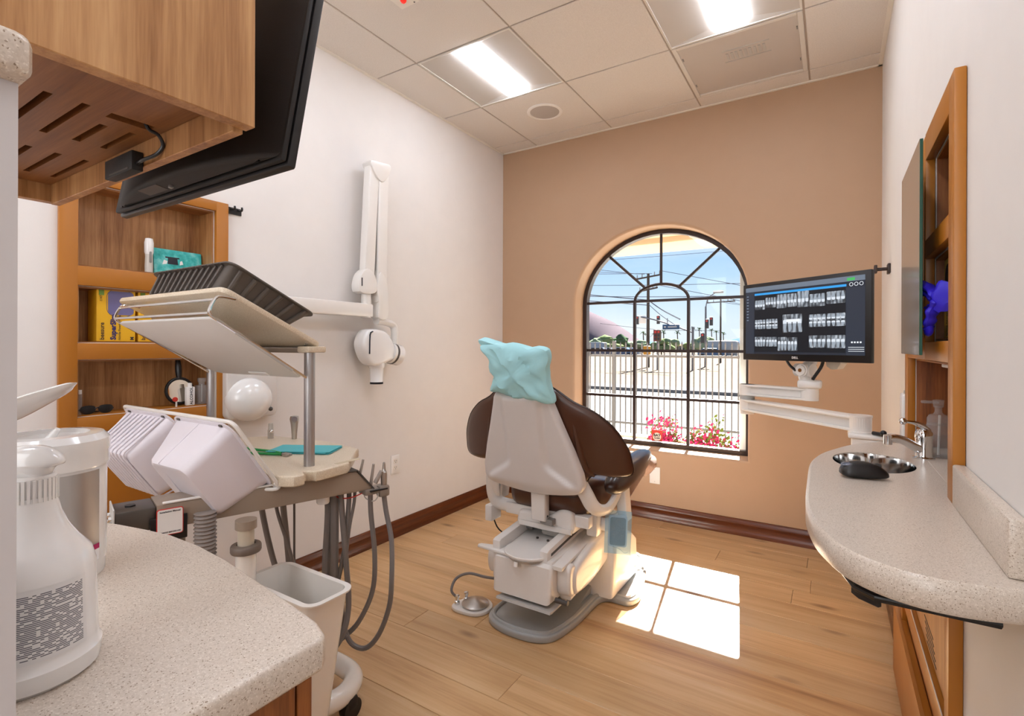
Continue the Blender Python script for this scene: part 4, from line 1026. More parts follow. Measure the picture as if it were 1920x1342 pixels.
part('button', B(MT).box(mxa-.255, mxa-.249, -.026, -.020, -.002, .004, .001, 1), greyp, mo)
part('port_cover', B(MT).box(mxa-.33, mxa-.27, -.036, -.018, .0010, .0025, .0005, 1), dgrey, mo)
part('mount_plate', B().box(-.90, -.80, Yb-.0025, .36, 1.56, 1.66, .002), blackm, mo, 'bracket fixing the monitor to the cabinet')
# ------------------------------------------------------------------ spray bottle
def label_mat(name, paper, cols):
    """paper label with rows of print too small to read"""
    m, t, b = newmat(name); tc = N(t, 'ShaderNodeTexCoord'); sp = N(t, 'ShaderNodeSeparateXYZ'); t.links.new(tc.outputs['UV'], sp.inputs[0])
    w = N(t, 'ShaderNodeMath', operation='MULTIPLY'); t.links.new(sp.outputs[1], w.inputs[0]); w.inputs[1].default_value = 40
    fr = N(t, 'ShaderNodeMath', operation='FRACT'); t.links.new(w.outputs[0], fr.inputs[0])
    gt = N(t, 'ShaderNodeMath', operation='GREATER_THAN'); t.links.new(fr.outputs[0], gt.inputs[0]); gt.inputs[1].default_value = .45
    mp = N(t, 'ShaderNodeMapping'); mp.inputs['Scale'].default_value = (42, 40, 1); t.links.new(tc.outputs['UV'], mp.inputs[0])
    fl_ = N(t, 'ShaderNodeVectorMath', operation='FLOOR'); t.links.new(mp.outputs[0], fl_.inputs[0])
    wnz = N(t, 'ShaderNodeTexWhiteNoise'); t.links.new(fl_.outputs[0], wnz.inputs['Vector'])
    g2 = N(t, 'ShaderNodeMath', operation='GREATER_THAN'); t.links.new(wnz.outputs['Value'], g2.inputs[0]); g2.inputs[1].default_value = .26
    mu = N(t, 'ShaderNodeMath', operation='MULTIPLY'); t.links.new(gt.outputs[0], mu.inputs[0]); t.links.new(g2.outputs[0], mu.inputs[1])
    last = mu.outputs[0]
    acc = None
    for x0, x1, y0, y1 in cols:
        ms = []
        for ax, lo, hi in ((0, x0, x1), (1, y0, y1)):
            a = N(t, 'ShaderNodeMath', operation='GREATER_THAN'); t.links.new(sp.outputs[ax], a.inputs[0]); a.inputs[1].default_value = lo
            c = N(t, 'ShaderNodeMath', operation='LESS_THAN'); t.links.new(sp.outputs[ax], c.inputs[0]); c.inputs[1].default_value = hi
            q = N(t, 'ShaderNodeMath', operation='MULTIPLY'); t.links.new(a.outputs[0], q.inputs[0]); t.links.new(c.outputs[0], q.inputs[1]); ms.append(q.outputs[0])
        q = N(t, 'ShaderNodeMath', operation='MULTIPLY'); t.links.new(ms[0], q.inputs[0]); t.links.new(ms[1], q.inputs[1])
        if acc is None: acc = q.outputs[0]
        else:
            z = N(t, 'ShaderNodeMath', operation='MAXIMUM'); t.links.new(acc, z.inputs[0]); t.links.new(q.outputs[0], z.inputs[1]); acc = z.outputs[0]
    q = N(t, 'ShaderNodeMath', operation='MULTIPLY'); t.links.new(last, q.inputs[0]); t.links.new(acc, q.inputs[1])
    mxn = N(t, 'ShaderNodeMixRGB'); t.links.new(q.outputs[0], mxn.inputs[0]); mxn.inputs[1].default_value = (*lin(paper), 1); mxn.inputs[2].default_value = (*lin('#63636a'), 1)
    t.links.new(mxn.outputs[0], b.inputs['Base Color']); b.inputs['Roughness'].default_value = .35
    return m
def wrap(c, prof, a0, a1, nu=24, sx=1, sy=1):
    """curved label on a lathe surface, with uv"""
    t = bmesh.new(); uv = t.loops.layers.uv.new('UVMap'); nv = len(prof); V = []
    for j, (r, z) in enumerate(prof):
        V.append([t.verts.new((c[0]+r*sx*math.cos(a0+(a1-a0)*i/nu), c[1]+r*sy*math.sin(a0+(a1-a0)*i/nu), c[2]+z)) for i in range(nu+1)])
    for j in range(nv-1):
        for i in range(nu):
            f = t.faces.new((V[j][i], V[j][i+1], V[j+1][i+1], V[j+1][i]))
            for lp_, (ii, jj) in zip(f.loops, ((i, j), (i+1, j), (i+1, j+1), (i, j+1))): lp_[uv].uv = (ii/nu, (prof[jj][1]-prof[0][1])/(prof[-1][1]-prof[0][1]))
    b = B(); b.bm.free(); b.bm = t; return b
sc_ = (-.647, .166, .86)
sp = thing('spray_bottle', 'white trigger spray bottle with a printed label on the left worktop', 'bottle', sc_)
sprof = [(0, 0), (.046, 0), (.0505, .004), (.052, .012), (.0525, .020), (.0500, .024), (.0495, .03), (.0475, .10), (.044, .113), (.034, .126), (.0275, .137), (.0268, .1385), (.026, .14), (.021, .153), (.0182, .166), (.0182, .17), (0, .17)]
part('bottle_body', B().lathe(sprof, sc_, 44), wgloss, sp)
lb = part('label', wrap(sc_, [(.0500, .031), (.0483, .096)], math.radians(-95), math.radians(35)), label_mat('spray_label', '#e3e1e0', [(.05, .42, .08, .62), (.05, .30, .66, .86), (.45, .97, .05, .93)]), sp, 'label with rows of fine print')
b = B()
for k in range(30):
    a = 2*math.pi*k/30; b.box(-.0012, .0012, -.0012, .0012, .166, .187, xf=Matrix.Translation((sc_[0]+.0178*math.cos(a), sc_[1]+.0178*math.sin(a), sc_[2])) @ Matrix.Rotation(a, 4, 'Z'))
b.lathe([(0, .165), (.0175, .165), (.0175, .188), (.0160, .190), (0, .190)], sc_, 30)
part('screw_collar', b, wplast, sp)
dirv = Vector((.845, .535, 0)); hx = Matrix.Translation(sc_) @ Matrix.Rotation(math.atan2(.535, .845), 4, 'Z')
b = B(hx); b.pillow(spline2([(-.040, .186), (-.043, .206), (-.014, .217), (.012, .2165), (.0262, .207), (.0275, .2005), (.019, .197), (.014, .190), (.010, .186)], 4), (-.006, .2), lambda a, z, h: (a, h, z), .0135, .0135, 6, .35)
part('trigger_head', b, wgloss, sp, ang=60)
part('trigger', B(hx).tube([(-.022, 0, .192), (-.035, 0, .176), (-.040, 0, .150), (-.036, 0, .135)], .005, 8, smooth=4, flat=(1.6, .7)), wplast, sp)
# ------------------------------------------------------------------ wipes canister
kc = (-.892, .243, .86)
kn = thing('wipes_canister', 'white wipes canister with a silver label and open lid behind the spray bottle', 'canister', kc)
kp = [(0, 0), (.060, 0), (.062, .003), (.062, .018), (.0635, .022), (.0635, .150), (.062, .154), (.062, .158), (0, .158)]
part('tub', B().lathe(kp, kc, 44), wgloss, kn)
part('label', wrap(kc, [(.0640, .046), (.0640, .146)], math.radians(-150), math.radians(40)), plain('silver_foil', '#b9b7b5', .3, metal=.75), kn, 'brushed silver label')
part('label_stripe', wrap(kc, [(.0643, .039), (.0643, .046)], math.radians(-110), math.radians(40)), magenta, kn, 'magenta stripe')
part('label_print', wrap(kc, [(.0640, .024), (.0640, .039)], math.radians(-110), math.radians(40)), label_mat('canister_print', '#eceaea', [(.4, .9, .1, .9)]), kn, 'white band with fine print')
part('lid', B().lathe([(.0655, .150), (.0665, .155), (.0655, .168), (.067, .172), (.0665, .186), (.060, .194), (.045, .195), (.040, .190), (.018, .189), (0, .189)], kc, 44), wgloss, kn)
part('tear_nozzle', B().cyl((kc[0]+.01, kc[1], kc[2]+.188), (kc[0]+.018, kc[1]+.006, kc[2]+.202), .006, .003, n=12), wgloss, kn)
lidm = Matrix.Translation((kc[0]-.035, kc[1]-.03, kc[2]+.2)) @ Matrix.Rotation(math.radians(35), 4, 'Z') @ Matrix.Rotation(math.radians(-24), 4, 'Y')
part('flap', B(lidm).pillow(spline2([(-.03, -.04), (.05, -.042), (.086, -.02), (.104, 0), (.086, .02), (.05, .042), (-.03, .04)], 5), (.02, 0), lambda a, c, h: (a, c, h+.02+.004*math.sin(a*20)), .007, .004, 4), wgloss, kn, 'white flip lid standing open')
# ================================================================== dental delivery unit behind the left worktop
un = thing('delivery_unit', 'taupe dental delivery unit with a cream worktop, two posts and a tilted upper shelf', 'dental unit', (-1.43, .83, 0))
ZT = .787
wp = [(-1.40, .905), (-1.372, .912), (-1.350, .928), (-1.345, .948), (-1.348, .962), (-1.362, .970), (-1.378, .978), (-1.380, .990), (-1.368, 1.000), (-1.350, 1.004), (-1.347, 1.020), (-1.352, 1.126), (-1.362, 1.142), (-1.43, 1.217), (-1.505, 1.296)]
for k in range(4): wp += [(-1.513-.022*k, 1.312+.003*k), (-1.524-.022*k, 1.316+.003*k), (-1.531-.022*k, 1.305+.003*k)]
wp += [(-1.62, 1.335), (-1.75, 1.343), (-2.02, 1.30), (-2.12, 1.20), (-2.14, .95), (-2.10, .90)]
part('worktop', B().prism(wp, ZT-.034, ZT, 'xy', .006, 3), corian, un, 'cream solid-surface top with a notched front edge')
part('pen_groove', B().prism([(-1.385, 1.10), (-1.365, 1.10), (-1.365, 1.19), (-1.385, 1.20)], ZT, ZT+.0006, 'xy'), plain('groove_cream', '#c9b899', .4), un)  # flat patch laid on the top, a darker cream than the worktop
# beam along a slightly turned axis
ax = Vector((.269, .963, 0)).normalized(); bl = Matrix(((ax.x, -ax.y, 0, -1.335), (ax.y, ax.x, 0, 1.22), (0, 0, 1, 0), (0, 0, 0, 1)))
b = B(bl)
b.prism([(-.613, .686), (0, .682), (-.004, .694), (-.058, .752), (-.613, .752)], 0.002, .115, 'xz', .004, 2)
part('beam', b, taupe, un)
part('beam_end_trim', B(bl).prism([(.003, .680), (.006, .684), (-.055, .757), (-.10, .757), (-.10, .7535), (-.057, .7535)], -.002, .117, 'xz'), dgrey, un, 'dark trim on the sloping end of the beam')
part('end_block', B(bl).box(-.70, -.614, .004, .112, .690, .749, .004), plain('dark_metal_block', '#5d5853', .35, metal=.6), un)
part('end_plate', B(bl).box(-.704, -.700, .002, .114, .672, .758, .002), lgrey, un)
part('bolt', B(bl).cyl((-.665, .055, .749), (-.665, .055, .7525), .013, n=6), black, un)
b = B(bl)
for z in (.70, .715, .73):
    b.cyl((-.712, .03, z), (-.704, .03, z), .006, n=8); b.cyl((-.712, .075, z), (-.704, .075, z), .006, n=8)
part('end_screws', b, chrome, un, 'small chrome screws', 'stuff')
part('black_bracket', B(bl).box(-.628, -.545, -.006, -.0005, .655, .720, .002).box(-.60, -.57, -.005, .0, .635, .660, .002), black, un)
# instruction sticker (its code square is left out)
part('instruction_sticker', B(bl).prism(rrect(-.615, -.555, .672, .742, .006), -.0085, -.0062, 'xz'), red, un, 'red edged white sticker')
part('sticker_face', B(bl).prism(rrect(-.613, -.557, .674, .740, .005), -.0092, -.0084, 'xz'), wplast, un)
o_ = bl @ Vector((-.585, -.0095, .732)); text('lettering', 'Installation Manual', .0062, o_, ax, (0, 0, 1), ink, un, 'CENTER', bold=.0001)
o_ = bl @ Vector((-.585, -.0095, .678)); text('lettering', 'REMOVE BEFORE USE', .0050, o_, ax, (0, 0, 1), ink, un, 'CENTER', bold=.0001)
part('white_rail', B(bl).box(-.60, -.235, -.001, .012, .7522, .7575, .002), wmetal, un)
part('under_knob', B(bl).lathe([(0, .655), (.018, .655), (.021, .660), (.021, .683), (0, .683)], (-.155, .045, 0), 24), wplast, un)
part('left_arm', B().box(-2.14, -1.475, .93, 1.0, .69, .75, .006), taupe, un)
# posts
PA, PB = (-1.428, 1.036), (-2.026, 1.036)
for p, top in ((PA, 1.152), (PB, 1.158)):
    part('post', B().cyl((*p, ZT-.001), (*p, top), .0168, n=28), alum, un)
part('support_pole', B().cyl((-1.397, .81, .06), (-1.397, .81, .595), .0265, n=28), ivory, un)
part('inner_pole', B().cyl((-1.397, .81, .595), (-1.397, .81, .668), .0215, n=28), plain('beige_tube', '#c9bda9', .3), un)
part('pole_ring', B().lathe([(.024, .594), (.038, .594), (.040, .598), (.040, .610), (.038, .614), (.024, .616)], (-1.397, .81, 0), 36), taupe_d, un, 'dark taupe clamping ring')
part('pole_head', B().cyl((-1.397, .81, .660), (-1.397, .81, .684), .028, n=28), taupe, un)
part('rear_pole', B().cyl((-1.545, .70, .40), (-1.545, .70, .69), .019, n=20), taupe, un)
# ribbed drain hose
prof = []
for k in range(34): prof += [(.0235, .36+.0105*k), (.0285, .3652+.0105*k)]
part('ribbed_hose', B().lathe([(0, .36)]+prof+[(.02, .715), (0, .715)], (-1.467, .735, 0), 20), plain('ribbed_hose_grey', '#8d827b', .5), un, 'grey corrugated hose')
# foot: bent white tube with castors
foot = [(-1.50, .75, .075), (-1.62, .85, .075), (-1.66, 1.03, .075), (-1.60, 1.13, .075), (-1.49, 1.165, .075), (-1.36, 1.155, .075), (-1.305, 1.09, .075), (-1.308, 1.015, .075), (-1.36, .992, .075), (-1.44, .985, .075), (-1.492, .93, .075), (-1.485, .83, .075), (-1.43, .76, .075)]
part('foot_tube', B().tube(foot, .031, 16, smooth=6), ivory, un, 'thick ivory bent tube foot')
part('foot_plate', B().box(-1.48, -1.34, .735, .838, .045, .075, .008), ivory, un)
part('pole_screw', B().cyl((-1.318, 1.0, .104), (-1.318, 1.0, .1075), .008, n=12), steel, un)
for cx_, cy_ in ((-1.285, 1.085), (-1.60, 1.16), (-1.44, .70)):
    c = part('castor', B().box(cx_-.016, cx_+.016, cy_-.02, cy_+.02, .03, .07, .008), blackm, un)
    part('castor_wheel', B().cyl((cx_-.014, cy_, .033), (cx_+.014, cy_, .033), .033, n=24), black, c)
# upper shelf (tilted about the line of the two posts)
SH = Matrix.Translation((0, 1.054, 1.167)) @ Matrix.Rotation(math.atan2(.4426, -.8967), 4, 'X')
# local: x = X, y = up the slope (towards the viewer), z' = away below; use explicit vectors instead
E2 = Vector((0, -.8967, .4426)); NN = Vector((0, .4426, .8967))
def fr(o, e1, e2, e3): return Matrix(((e1.x, e2.x, e3.x, o[0]), (e1.y, e2.y, e3.y, o[1]), (e1.z, e2.z, e3.z, o[2]), (0, 0, 0, 1)))
SM = fr((0, 1.054, 1.167), Vector((1, 0, 0)), E2, NN)
sp_ = rrect(-2.07, -1.40, -.005, .348, .028, 6)
part('upper_shelf', B(SM).prism(sp_, 0, .017, 'xy', .005, 2), corian, un, 'cream tilted upper shelf')
part('hinge_ledge', B().box(-1.455, -1.395, 1.008, 1.075, 1.152, 1.172, .005), corian, un)
part('hinge_ledge', B().box(-2.06, -1.98, 1.008, 1.075, 1.158, 1.180, .005), corian, un)
part('hinge_bar', B().box(-1.99, -1.45, 1.035, 1.06, 1.150, 1.166, .002), taupe, un)
part('shelf_stop', B(SM).box(-1.62, -1.46, -.012, .010, .018, .034, .005), corian, un)
b = B(SM)
for x, y in ((-1.43, .03), (-1.425, .32), (-2.02, .32), (-1.45, .02)): b.cyl((x, y, -.003), (x, y, 0), .005, n=8)
part('shelf_screws', b, steel, un, 'small steel screws', 'stuff')
# lower tray under the shelf
E3 = Vector((0, .844, -.536)); NQ = Vector((0, .536, .844))
TM = fr((0, .719, 1.245), Vector((1, 0, 0)), E3, NQ)
tp = [(-1.985, .004), (-1.97, 0), (-1.415, 0), (-1.402, .01), (-1.402, .305), (-1.41, .318), (-1.43, .322), (-1.86, .321), (-1.905, .310)]
part('lower_tray', B(TM).prism(tp, 0, .010, 'xy', .003, 2), plain('tray_white', '#dedad6', .4), un, 'white panel slung under the shelf')
part('tray_latch', B(TM).box(-1.66, -1.56, .295, .313, -.003, 0, .0012, 1), wplast, un)
part('tray_edge', B(TM).box(-1.4015, -1.3985, .07, .28, -.001, .009, .001, 1), lgrey, un)
for xw in (-1.402, -1.985):
    part('wire_frame', B().tube([(xw, .78, 1.302), (xw, .740, 1.306), (xw, .724, 1.297), (xw, .711, 1.270), (xw, .712, 1.257), (xw, .735, 1.240), (xw, .86, 1.164), (xw, 1.004, 1.074)], .0042, 8, smooth=4), chrome, un, 'bent chrome wire')
part('wire_frame', B().tube([(-1.402, .7235, 1.297), (-1.985, .7235, 1.297)], .0040, 8), chrome, un)
part('wire_frame', B().tube([(-1.402, .709, 1.260), (-1.985, .709, 1.260)], .0042, 8), chrome, un)
# hoses hanging under the beam
def hose(pts, r): part('hose', B().tube(pts, r, 10, smooth=6), hose_m, un)
hose([(-1.655, 1.01, .70), (-1.66, 1.02, .60), (-1.645, 1.06, .40), (-1.62, 1.10, .30), (-1.60, 1.10, .10)], .0095)
hose([(-1.61, 1.03, .70), (-1.62, 1.05, .60), (-1.59, 1.09, .42), (-1.58, 1.13, .20)], .006)
hose([(-1.595, 1.05, .70), (-1.60, 1.06, .61), (-1.63, 1.10, .42), (-1.64, 1.12, .2)], .010)
hose([(-1.605, 1.10, .70), (-1.613, 1.11, .61), (-1.64, 1.13, .40), (-1.66, 1.15, .25)], .004)
hose([(-1.455, 1.12, .70), (-1.452, 1.13, .62), (-1.458, 1.125, .45), (-1.458, 1.12, .32), (-1.47, 1.10, .15)], .0125)
hose([(-1.432, 1.135, .70), (-1.430, 1.137, .62), (-1.434, 1.14, .46), (-1.436, 1.14, .33), (-1.44, 1.16, .15)], .014)
hose([(-1.41, 1.145, .70), (-1.409, 1.15, .62), (-1.40, 1.16, .45), (-1.385, 1.16, .30), (-1.375, 1.13, .22), (-1.40, 1.10, .16), (-1.45, 1.08, .13)], .0095)
hose([(-1.398, 1.17, .70), (-1.40, 1.172, .64), (-1.412, 1.165, .48), (-1.432, 1.15, .35), (-1.425, 1.14, .25), (-1.385, 1.15, .19)], .0080)
hose([(-1.385, 1.185, .70), (-1.388, 1.185, .64), (-1.40, 1.175, .55), (-1.41, 1.165, .42)], .0055)
hose([(-1.349, 1.222, .675), (-1.347, 1.222, .60), (-1.333, 1.228, .45), (-1.338, 1.222, .33), (-1.37, 1.19, .23), (-1.41, 1.16, .18), (-1.45, 1.13, .14)], .0085)
hose([(-1.328, 1.262, .672), (-1.322, 1.268, .60), (-1.288, 1.262, .50), (-1.262, 1.238, .38), (-1.268, 1.232, .29), (-1.295, 1.212, .20), (-1.335, 1.19, .152), (-1.378, 1.165, .168), (-1.40, 1.152, .23), (-1.405, 1.148, .31)], .0085)
part('red_wire', B().tube([(-1.43, 1.13, .676), (-1.41, 1.14, .660), (-1.385, 1.17, .658), (-1.36, 1.20, .672), (-1.345, 1.215, .690)], .002, 6, smooth=4), red, un, 'thin red wire')
part('clear_loop', B().tube([(-1.365, 1.205, .675), (-1.36, 1.21, .650), (-1.335, 1.225, .640), (-1.325, 1.235, .660), (-1.335, 1.23, .68)], .0022, 6, smooth=4), lgrey, un)
# instrument holders at the right end
ih_ = part('instrument_holder', B(bl).box(-.03, .055, -.006, .05, .664, .684, .005).box(.02, .06, -.012, .02, .650, .690, .008), plain('holder_grey', '#8a7f76', .35), un)
part('holder_clip', B(bl).box(-.015, .05, -.014, -.006, .676, .682, .001, 1), black, un)
part('handpiece_tip', B().lathe([(.006, 0), (.010, .003), (.011, .05), (.0105, .062), (.007, .066), (.0058, .076), (.004, .095), (0, .097)], (-1.326, 1.262, .672), 20), steel, un, 'brushed steel handpiece connector')
part('handpiece_sleeve', B().lathe([(0, 0), (.0125, 0), (.0125, .022), (.0105, .026), (0, .026)], (-1.326, 1.262, .660), 20), clearp, un)
part('tube_end', B().cyl((-1.352, 1.225, .69), (-1.345, 1.232, .765), .006, .0045, 12), plain('tube_end_grey', '#a69b92', .4), un)
part('tube_end', B().cyl((-1.37, 1.19, .72), (-1.361, 1.20, .785), .0055, .004, 12), plain('tube_end_grey2', '#a69b92', .4), un)
part('tube_end', B().cyl((-1.34, 1.235, .70), (-1.325, 1.25, .74), .008, .007, 12), plain('tube_end_grey3', '#a69b92', .4), un)
# instruments standing at the far edge of the worktop
part('syringe', B().lathe([(.012, 0), (.012, .034), (.0105, .037), (.009, .062), (0, .063)], (-1.985, 1.255, ZT), 18), plain('syringe_grey', '#b6ada2', .35), un)
part('syringe_button', B().sph((-1.972, 1.25, ZT+.03), .009, 10), chrome, un)
b = B(); b.lathe([(.010, 0), (.0115, .03), (.014, .058), (.018, .082), (.016, .094), (0, .097)], (-1.89, 1.30, ZT), 20); part('suction_tip', b, steel, un, 'steel suction valve')
part('suction_cap', B().cyl((-1.876, 1.29, ZT+.084), (-1.870, 1.285, ZT+.084), .012, n=16), chrome, un)
# ------------------------------------------------------------------ white wire frame with two hanging tubs
R2 = Vector((0, .55565, -.83142)); RN = Vector((0, -.83142, -.55565))
RM = fr((0, .772, .956), Vector((1, 0, 0)), R2, RN)
# (local: x, s down the frame, h towards the viewer)
ro = rrect(-2.095, -1.398, -.004, .250, .022, 5)
part('tub_rack', B(RM).tube([(x, y, -.004) for x, y in ro], .0058, 8, True), wmetal, un, 'white coated wire frame carrying the two tubs')
part('rack_hook', B().tube([(-1.402, .90, .765), (-1.40, .912, .752), (-1.415, .902, .744), (-1.47, .86, .748), (-1.50, .80, .752)], .0055, 8, smooth=4), wmetal, un)
part('rack_hook', B().tube([(-2.09, .90, .765), (-2.09, .92, .760), (-2.05, .93, .757), (-2.0, .93, .757)], .0055, 8, smooth=4), wmetal, un)
def tub(b, rim, bot, h, lip=.012, r0=.028, r1=.03, wall=.003):
    """open moulded tub; rim/bot = (x0,x1,y0,y1) at heights 0 and h (local)"""
    n = 6
    def L(q, r, z): return [(x, y, z) for x, y in rrect(*q, r, n)]
    g = lambda q, d: (q[0]-d, q[1]+d, q[2]-d, q[3]+d)
    mid = lambda f: tuple(rim[i]+(bot[i]-rim[i])*f for i in range(4))
    rings = [L(g(rim, lip), r0+lip, 0), L(g(rim, lip), r0+lip, .004), L(rim, r0, .005), L(mid(.5), (r0+r1)/2, h*.5), L(mid(.93), r1, h*.93), L(g(bot, -.004), r1, h*.985), L(g(bot, -.012), r1, h),
             L(g(bot, -.014), r1, h-wall), L(g(mid(.93), -wall), r1, h*.93-wall), L(g(rim, -wall), r0, .003), L(g(rim, -wall), r0, 0)]
    t = bmesh.new(); V = [[t.verts.new(p) for p in rg] for rg in rings]; m = len(V[0])
    for a, c in zip(V, V[1:]):
        for i in range(m): t.faces.new((a[i], a[(i+1) % m], c[(i+1) % m], c[i]))
    for i in range(m): t.faces.new((V[-1][i], V[-1][(i+1) % m], V[0][(i+1) % m], V[0][i]))
    t.faces.new(V[6]); t.faces.new(V[7])
    bmesh.ops.recalc_face_normals(t, faces=t.faces); b.add(t); return mid
tr = thing('white_tub', 'smooth lavender white plastic tub hanging tilted in the wire frame, the nearer right-hand one', 'tub', (-1.57, .75, .86), 'tubs in the wire frame')
b = B(RM); mid = tub(b, (-1.735, -1.425, .012, .236), (-1.655, -1.447, .035, .218), .15); part('shell', b, lav, tr)
b = B(RM)
for f0, f1, xx in ((.02, .97, -1.60),): b.tube([(xx+.02*(1-f0), .012, .006), (-1.585, .034, .147), (-1.585, .13, .1515), (-1.585, .216, .147)], .0016, 6)
b.tube([(-1.71, .232, .05), (-1.56, .229, .072), (-1.46, .226, .075)], .002, 6)
part('mould_seam', b, lav, tr)
tl = thing('white_tub', 'ribbed lavender white plastic tub hanging tilted in the wire frame, the farther left-hand one', 'tub', (-1.9, .75, .86), 'tubs in the wire frame')
b = B(RM); mid = tub(b, (-2.085, -1.765, .012, .236), (-2.045, -1.80, .035, .218), .152); part('shell', b, lav, tl)
for k in range(9):
    xx = -1.79-.030*k; xb = -1.806-.0275*k
    part('rib', B(RM).tube([(xx, .0095, .010), (xb, .0315, .143), (xb, .037, .1505), (xb, .045, .1535), (xb, .13, .1545), (xb, .206, .1535), (xb, .2145, .1505), (xb, .2205, .143), (xx, .238, .03)], .0030, 6), lav, tl)
b = B(RM)
for x in (-1.46, -1.70, -1.80, -2.04): b.box(x-.008, x+.008, .004, .011, .0035, .008, .001, 1)
part('rim_clips', b, dgrey, un, 'small dark clips under the rims', 'stuff')
# grey tub on the shelf
gt = thing('grey_tub', 'brown-grey ribbed plastic tub standing on the tilted upper shelf', 'tub', (-1.69, .85, 1.3))
GM = fr(Vector((0, 1.054, 1.167))+NN*.1075, Vector((1, 0, 0)), E2, -NN)
rim = (-1.925, -1.462, .03, .322); bot = (-1.90, -1.490, .085, .350)
b = B(GM); tub(b, (-1.925, -1.460, .040, .332), (-1.895, -1.492, .088, .330), .0905, .013, .02, .022); part('shell', b, tubg, gt)
for k in range(12):
    xx = -1.50-.0345*k; xb = -1.515-.0322*k
    part('rib', B(GM).prism([(xx-.002, .333), (xx+.002, .333), (xx+.002, .350), (xx-.002, .350)], .006, .008, 'xy').tube([(xx, .337, .008), (xb, .336, .083)], .0042, 6), tubg, gt)
for k in range(6):
    yy = .065+.047*k; yb = .105+.038*k
    part('rib', B(GM).tube([(-1.458, yy, .008), (-1.488, yb, .086)], .0078, 8, flat=(1, .8)), tubg, gt)
# things on the worktop
nb = thing('paper_bibs', 'turquoise folded paper bibs lying on the cream worktop behind the front post', 'bib', (-1.63, 1.17, ZT))
for k, (dx_, rot) in enumerate(((0, 0), (.004, 3), (-.003, -4), (.002, 2))):
    M_ = Matrix.Translation((-1.645+dx_, 1.175, ZT+.0006+.0022*k)) @ Matrix.Rotation(math.radians(28+rot), 4, 'Z')
    part('sheet', B(M_).box(-.115, .115, -.062, .062, 0, .002, .0006, 1), teal_d, nb)
bc_ = thing('bib_clip', 'green cord with steel clips lying on the cream worktop beside the tubs', 'clip', (-1.66, 1.05, ZT))
part('cord', B().tube([(-1.655, 1.085, ZT+.006), (-1.71, 1.085, ZT+.006), (-1.79, 1.07, ZT+.006), (-1.86, 1.06, ZT+.006), (-1.90, 1.03, ZT+.006), (-1.86, 1.0, ZT+.006), (-1.76, 1.02, ZT+.006), (-1.69, 1.05, ZT+.006), (-1.635, 1.075, ZT+.006)], .0048, 8, smooth=5), green, bc_)
part('clip', B().box(-1.642, -1.60, 1.072, 1.084, ZT, ZT+.010, .003), steel, bc_, 'steel clip')
part('clip', B().box(-1.645, -1.606, 1.088, 1.098, ZT, ZT+.009, .003), steel, bc_, 'steel clip')
# waste bin
wb = thing('waste_bin', 'open cream plastic waste bin standing behind the corner of the left worktop', 'bin', (-1.33, .91, 0))
WM = Matrix.Translation((0, 0, .482)) @ Matrix.Diagonal((1, 1, -1, 1))
def tub2(b, rim, bot, h): return tub(b, rim, bot, h, .012, .03, .03, .004)
b = B(WM); tub2(b, (-1.478, -1.168, .853, .988), (-1.435, -1.217, .868, .945), .480); part('bin_shell', b, ivory, wb)
# ================================================================== dental chair (faces the window)
cx = -1.085
ch = thing('dental_chair', 'brown leather dental chair with a white shell, seen from behind, facing the window', 'dental chair', (cx, 2.0, 0))
def mir(P): return P + [(-a, b_) for a, b_ in P[::-1]]
# floor plate
outl = [(-1.262, 2.02), (-1.262, 1.86), (-1.245, 1.79), (-1.20, 1.752), (-1.13, 1.733), (-1.05, 1.733), (-.985, 1.748), (-.94, 1.782), (-.918, 1.845), (-.902, 1.96), (-.900, 2.12), (-.893, 2.18), (-.868, 2.212), (-.82, 2.214), (-.78, 2.218), (-.757, 2.25), (-.752, 2.32), (-.79, 2.5), (-.83, 2.66), (-.90, 2.76), (-1.085, 2.80), (-1.27, 2.76), (-1.34, 2.66), (-1.38, 2.5), (-1.41, 2.32), (-1.405, 2.25), (-1.38, 2.218), (-1.34, 2.212), (-1.30, 2.205), (-1.272, 2.17)]
outl = [(x, y) for x, y in spline2(outl, 3)]
part('floor_plate', B().prism(outl, 0, .030, 'xy', .008, 3), baseg, ch, 'grey shaped floor plate')
def inset(P, d):
    n = len(P); out = []
    for i in range(n):
        a, c = Vector(P[i-1]), Vector(P[(i+1) % n]); t_ = (c-a).normalized(); nrm = Vector((-t_.y, t_.x)); out.append((P[i][0]+nrm.x*d, P[i][1]+nrm.y*d))
    return out
area = sum(outl[i-1][0]*outl[i][1]-outl[i][0]*outl[i-1][1] for i in range(len(outl)))
sg = 1 if area > 0 else -1
# raised rim of the plate
part('plate_rim', B().tube([(x, y, .030) for x, y in inset(outl, .022*sg)], .010, 8, True), baseg, ch)
part('plate_ramp', B().prism([(2.06, .028), (2.34, .028), (2.34, .115)], -1.22, -.945, 'yz', .006, 2), baseg, ch)
# rear column block
part('column', B().prism([(2.185, .03), (2.21, .26), (2.25, .305), (2.32, .31), (2.44, .265), (2.51, .215), (2.53, .03)], -1.33, -.835, 'yz', .02, 3), lowm, ch, 'white column housing')
